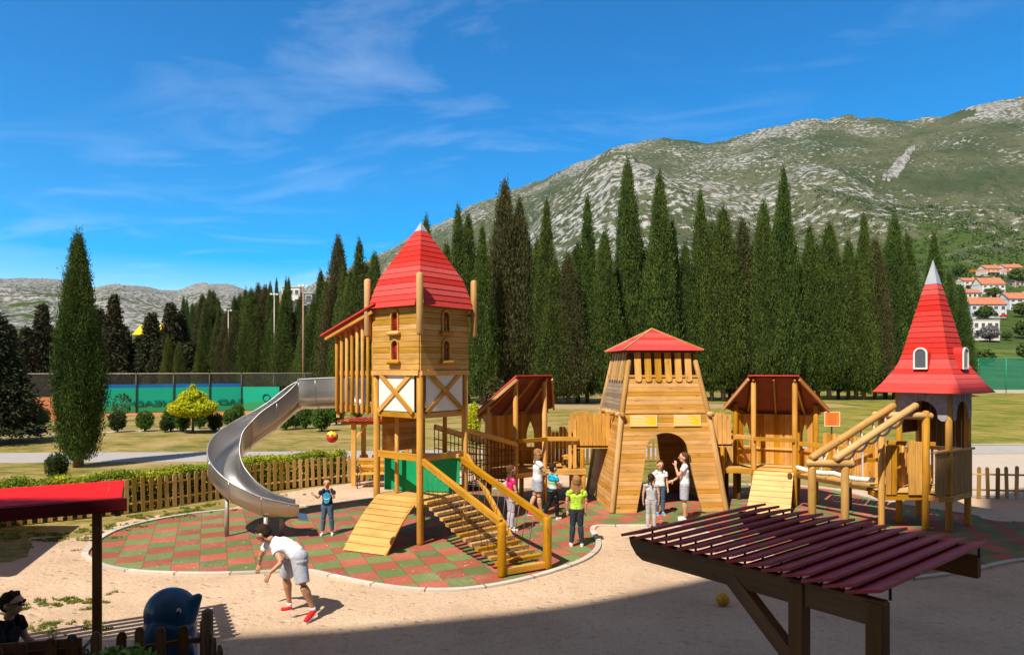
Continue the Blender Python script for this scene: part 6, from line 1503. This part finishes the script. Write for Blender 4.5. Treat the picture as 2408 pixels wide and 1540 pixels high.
    for s,(sl,hl) in enumerate((('shL','hipL'),('shR','hipR'))):
        off=(j[hl]-j['pel'])*.45; sp_=j['nec'].lerp(j[sl],.44)-tor*.03*S; hem=j['pel']+tor*(.015-shirt_len)*S
        cone(c,hem+off*1.25,j['wai']+off+tor*.02*S,.0655*S*fat+e*.5,.052*S*fat+e*.9); cap(c,j['wai']+off,sp_-tor*.03*S,.051*S*fat+e*.9,.054*S*fat+e*.8); cap(c,sp_,j[sl]-tor*.004*S,.041*S*fat+e*.6,.031*S+e*.6)
        el=j['el'+sl[2]]; cap(c,j[sl]-tor*.002*S,j[sl].lerp(el,sleeve*.6),.0315*S*fat+e*.6,.031*S*fat+e*.8); cone(c,j[sl].lerp(el,sleeve*.3),j[sl].lerp(el,sleeve),.031*S*fat+e*.6,.0305*S*fat+e)
    cone(c,j['wai'],j['nec']-tor*.030*S,.050*S,.040*S)
    cap(c,j['wai']-tor*.03*S,j['nec'].lerp(j['wai'],.38),.056*S*fat+e*.8,.054*S*fat+e*.8)
    cone(c,hem,j['wai'],.060*S*fat+e,.056*S*fat+e)
    remesh(c,vox,'shirt',top,t,7)
    # trousers, shorts or skirt
    c=MB()
    cone(c,j['pel']+tor*.035*S+(j['hipL']-j['pel'])*.4,j['pel']+(j['hipL']-j['pel'])*.5,.060*S*fat,.064*S*fat); cone(c,j['pel']+tor*.035*S+(j['hipR']-j['pel'])*.4,j['pel']+(j['hipR']-j['pel'])*.5,.060*S*fat,.064*S*fat)
    for s in 'LR':
        hp_,kn,an=j['hip'+s],j['kne'+s],j['ank'+s]; st_=j['pel'].lerp(hp_,.8)+tor*.015*S
        if blen<=1: 
            e_=hp_.lerp(kn,blen); wide=.012*S+ (.004*S if blen<.95 else 0); cone(c,st_,e_,.066*S*fat+e*.3,(.056-.018*blen)*S*fat+wide+.004*S)
        else:
            cap(c,st_,kn,.062*S*fat,.043*S*fat); bk=-(j['toe'+s]-an); bk.z=0; bk=bk.normalized()*.006*S; en=kn.lerp(an,blen-1); c.tube([kn,kn.lerp(an,.3)+bk,kn.lerp(an,.62)+bk*.5,en],[.041*S*fat,.043*S*fat,.036*S*fat,.031*S],18,True,False)
    for s in 'LR':
        rr_=(.062*S if blen<=1 else .0585*S)*fat+e*.3; c.ell(j['hip'+s],rr_,rr_,rr_,16,12); cap(c,j['hip'+s],j['hip'+s].lerp(j['kne'+s],.35),rr_,rr_*.96)
    cap(c,j['hipL'],j['hipR'],.060*S*fat,.060*S*fat)
    remesh(c,vox,'trousers' if blen>1 else 'shorts',bottom,t,4)
    for s in 'LR':
        an,to=j['ank'+s],j['toe'+s]; d=(to-an); d=d.normalized(); upf=V((0,0,1)); x=MB(); flat=V((d.x,d.y,0)).normalized() if V((d.x,d.y,0)).length>.05 else f
        heel=an-flat*.020*S+V((0,0,-.020*S)) if abs((to-an).z)<.06*S else an-d*.0*S
        if abs((to-an).z)>=.06*S: heel=an-flat*.018*S-V((0,0,.004*S))
        x.tube([heel,heel.lerp(to,.5),to],[.025*S,.025*S,.020*S],12,True,True); cap(x,an-V((0,0,.01*S)),heel.lerp(to,.45)+V((0,0,.004*S)),.024*S,.018*S)
        so_=remesh(x,vox,'shoe',shoe,t,2)
        MB().tube([heel-V((0,0,.019*S)),heel.lerp(to,.5)-V((0,0,.019*S)),to-V((0,0,.013*S))],[.021*S,.022*S,.018*S],10,True,True).build('sole','shoe_w',so_)
        if sock: MB().tube([an-V((0,0,.01*S)),an.lerp(j['kne'+s],.08)],.0225*S,12).build('sock','t_white',t)
    return t
def onpx(x,y): p=gp(x,y); return V((p.x,p.y,.009))
PG='children and adults at the playground'
# man bending forward after throwing, joints placed one by one
def wp(x,y,Y): return pz(x,y,Y)
Ym=10.40
jm=dict(hipL=wp(690,1306,10.52),hipR=wp(707,1309,10.30),pel=wp(699,1301,10.42),wai=wp(682,1285,10.44),che=wp(662,1275,10.46),nec=wp(636,1266,10.50),head=wp(620,1254,10.52),
 shL=wp(630,1278,10.66),shR=wp(646,1287,10.30),elL=wp(613,1308,10.78),elR=wp(662,1322,10.12),wrL=wp(610,1326,10.82),wrR=wp(634,1347,10.02),haL=wp(608,1334,10.8),haR=wp(626,1364,10.0),
 kneL=wp(672,1356,10.62),kneR=wp(712,1376,10.22),ankL=wp(681,1417,10.72),ankR=wp(737,1444,10.30),toeL=wp(660,1428,10.66),toeR=wp(716,1468,10.12),face=V((-.80,.25,-.62)).normalized(),hup=V((-.62,.12,.76)).normalized())
jm['toeL'].z=.022; jm['ankL'].z=.085; jm['ankR'].z=max(jm['ankR'].z,.16); jm['toeR'].z=.03
pm=onpx(705,1450)
person('man in white t-shirt, grey shorts and red shoes bending forward with both arms hanging',(pm.x,pm.y,0),1.78,jm,'skin2',('short','h_dark'),'t_white','s_grey',.92,.42,'shoe_r',PG,1.0,1.0,palmL=(-.3,1,0),palmR=(.3,1,0),vox=.009,curl=.5,sock=True)
def kid(label,x,y,S,ang,ov=None,**k):
    hd=k.pop('hd',1.12); p=onpx(x,y); j=place(joints(S,ov,hd),p,ang,S); return person(label,(p.x,p.y,0),S,j,hd=hd,group=PG,**k)
bandmat('blue_print_tee',[(0,(.015,.03,.07)),(.56,(.05,.35,.55)),(.60,(.10,.50,.70)),(.635,(.02,.06,.12)),(.65,(.16,.55,.72)),(.73,(.015,.03,.07))],1.30)
M['tee_navy']=plain('navy_tee',(.015,.028,.06),.85,.1,nscale=12,namt=.2)
tb=kid('small boy in navy t-shirt with blue print and jeans, one hand at his cheek',770,1258,1.27,176,dict(elR=(.165,-.0,.66),wrR=(.215,.05,.72),haR=(.25,.06,.75),shR=(.10,0,.80),elL=(-.125,.05,.66),wrL=(-.075,.085,.775),haL=(-.06,.085,.83),ankL=(-.085,0,.045),toeL=(-.10,.09,.018),ankR=(.085,0,.045),toeR=(.10,.09,.018),kneL=(-.07,.01,.285),kneR=(.07,.01,.285)),hair=('short','h_brown'),top='tee_navy',bottom='s_jean',blen=1.85,sleeve=.5)
sp0=origin(tb)
pr_=MB(); a=R(176); f0=V((math.sin(a),math.cos(a),0)); r0=V((math.cos(a),-math.sin(a),0)); o_=sp0+f0*.092+V((0,0,.0))
pr_.plate([(.085*math.cos(t_)*(1+.15*math.sin(3*t_)),.865+.125*math.sin(t_)) for t_ in [2*PI*i/20 for i in range(20)]],[],.03,o_+f0*.008,-r0,(0,0,1)); M['printb']=plain('light_blue_print',(.04,.33,.52),.8,.1,nscale=20,namt=.4)
pb_=pr_.build('shirt_print','printb',tb)
MB().tube([o_+f0*.010-r0*(.05*math.cos(t_))+V((0,0,.86-.03*math.sin(t_))) for t_ in [PI*i/8 for i in range(9)]],.008,5).build('print_stroke','t_white',pb_)
kid('girl in bright pink t-shirt and pale leggings standing behind the plank stair handrail',1201,1249,1.52,70,dict(elR=(.13,.03,.64),wrR=(.13,.06,.50),elL=(-.12,.0,.64)),hair=('long','h_brown'),top='t_pink',bottom='s_lilac',blen=1.9,sleeve=.35,shirt_len=.03,fat=.9)
kid('girl with long curly hair, white t-shirt and grey shorts reaching towards the striped boy',1264,1214,1.74,78,dict(elR=(.12,.08,.66),wrR=(.09,.20,.60),haR=(.07,.25,.57),elL=(-.10,.08,.66),wrL=(-.05,.19,.62),haL=(-.03,.24,.60),ankL=(-.04,-.12,.06),toeL=(-.045,-.03,.02),kneL=(-.05,-.03,.29),ankR=(.05,.05,.045),toeR=(.055,.14,.018)),hd=1.0,hair=('curly','h_light'),top='t_white',bottom='s_grey',blen=.62,sleeve=.4,shoe='t_pink')
bandmat('striped_tee',[(0,(.10,.22,.05)),(.535,(.02,.10,.14)),(.575,(.62,.60,.66)),(.645,(.20,.62,.10)),(.685,(.55,.70,.35)),(.70,(.01,.16,.36)),(.735,(.01,.33,.50)),(.775,(.03,.45,.58))],1.38)
bs=kid('boy in blue, green and white striped t-shirt and black trousers walking with a ball',1300,1222,1.38,62,dict(elR=(.15,.03,.66),wrR=(.09,.13,.60),haR=(.05,.15,.59),elL=(-.15,.03,.66),wrL=(-.09,.13,.60),haL=(-.05,.15,.59),kneL=(-.05,-.04,.29),ankL=(-.05,-.17,.09),toeL=(-.055,-.11,.02),kneR=(.05,.06,.29),ankR=(.05,.06,.045),toeR=(.055,.15,.018)),hair=('short','h_dark'),top='striped_tee',bottom='s_black',blen=1.9,sleeve=.6,shirt_len=.03)
p0=origin(bs); a=R(62); fwd=V((math.sin(a),math.cos(a),0)); ball(V((p0.x,p0.y,0))+fwd*.17+V((0,0,.87)),.10,'ball3','white and pink football held by the striped boy')
kid('girl seen from behind in lime green t-shirt and dark leggings with very long hair',1356,1285,1.48,2,dict(elR=(.14,.02,.64),wrR=(.13,.05,.50),elL=(-.14,.02,.64),wrL=(-.13,.05,.50),ankL=(-.075,0,.045),ankR=(.075,0,.045),toeL=(-.09,.09,.018),toeR=(.09,.09,.018)),hair=('long','h_light'),top='lime' if 'lime' in M else M.setdefault('lime',plain('lime_tee',(.42,.62,.06),.85,.1,nscale=16,namt=.3)),bottom='s_slate',blen=1.92,sleeve=.45,hd=1.15)
kid('girl seen from behind in grey top and grey leggings with a dark braid',1531,1246,1.30,8,dict(elR=(.14,.0,.64),elL=(-.14,.0,.64)),hair=('braid','h_dark'),top='t_grey',bottom='t_grey',blen=1.9,sleeve=.12,fat=.92)
kid('boy in white shirt and dark jeans facing us in front of the castle arch',1552,1210,1.38,172,dict(face=(.05,1,0)),hair=('short','h_brown'),top='t_white',bottom='s_jean',blen=1.9,sleeve=.55,shoe='shoe_b')
kid('woman in white t-shirt and grey shorts with a ponytail, one hand raised to her mouth',1610,1224,1.70,282,dict(elL=(-.11,.09,.66),wrL=(-.06,.135,.80),haL=(-.04,.13,.85),elR=(.12,.03,.645),wrR=(.10,.16,.56),haR=(.09,.22,.54),face=(0,1,-.25)),hd=1.02,hair=('pony','h_brown'),top='t_white',bottom='s_grey',blen=.88,sleeve=.45)
# seated man at the lower left
S=1.76; ps_=V((-5.78,7.80,-.10)); jj=joints(S,dict(hipL=(-.05,0,.30),hipR=(.05,0,.30),pel=(0,0,.32),wai=(0,-.015,.40),che=(0,-.01,.50),nec=(0,.01,.60),head=(0,.035,.685),shL=(-.11,.0,.57),shR=(.11,.0,.57),elL=(-.15,.03,.41),elR=(.15,.05,.41),wrL=(-.10,.15,.36),wrR=(.10,.19,.37),haL=(-.08,.20,.36),haR=(.06,.23,.385),kneL=(-.08,.23,.33),kneR=(.06,.24,.39),ankL=(-.08,.25,.045),ankR=(-.02,.36,.25),toeL=(-.08,.34,.018),toeR=(-.01,.44,.27)))
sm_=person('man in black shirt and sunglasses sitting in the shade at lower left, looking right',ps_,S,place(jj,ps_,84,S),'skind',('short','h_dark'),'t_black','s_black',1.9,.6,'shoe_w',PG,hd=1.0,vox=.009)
a=R(84); f=V((math.sin(a),math.cos(a),0)); r=V((math.cos(a),-math.sin(a),0)); hc=ps_+f*.035*S+V((0,0,.685*S)); g_=MB()
for s in (-1,1): g_.ell(hc+r*s*.024*S+f*.062*S+V((0,0,.010*S)),.019*S,.006*S,.013*S,12,8,(r,f,V((0,0,1)))); g_.tube([hc+r*s*.042*S+f*.056*S+V((0,0,.013*S)),hc+r*s*.060*S-f*.0*S+V((0,0,.010*S))],.003*S,6)
g_.tube([hc+r*.01*S+f*.067*S+V((0,0,.013*S)),hc-r*.01*S+f*.067*S+V((0,0,.013*S))],.003*S,6); g_.build('sunglasses','t_black',sm_)
# ================================================================ AIR
hz=MB(); hz.box((0,1900,556),9000,4600,1122); ho=hz.build('haze','wht'); tag(ho,kind='stuff')
m=bpy.data.materials.new('haze_air'); m.use_nodes=True; nt=m.node_tree
for n_ in list(nt.nodes): nt.nodes.remove(n_)
o_=nt.nodes.new('ShaderNodeOutputMaterial'); pv=nt.nodes.new('ShaderNodeVolumePrincipled'); nt.links.new(pv.outputs[0],o_.inputs['Volume'])
pv.inputs['Color'].default_value=(.80,.88,1,1); pv.inputs['Density'].default_value=.00003; pv.inputs['Anisotropy'].default_value=.2
ho.data.materials.clear(); ho.data.materials.append(m)
SC.cycles.volume_bounces=0
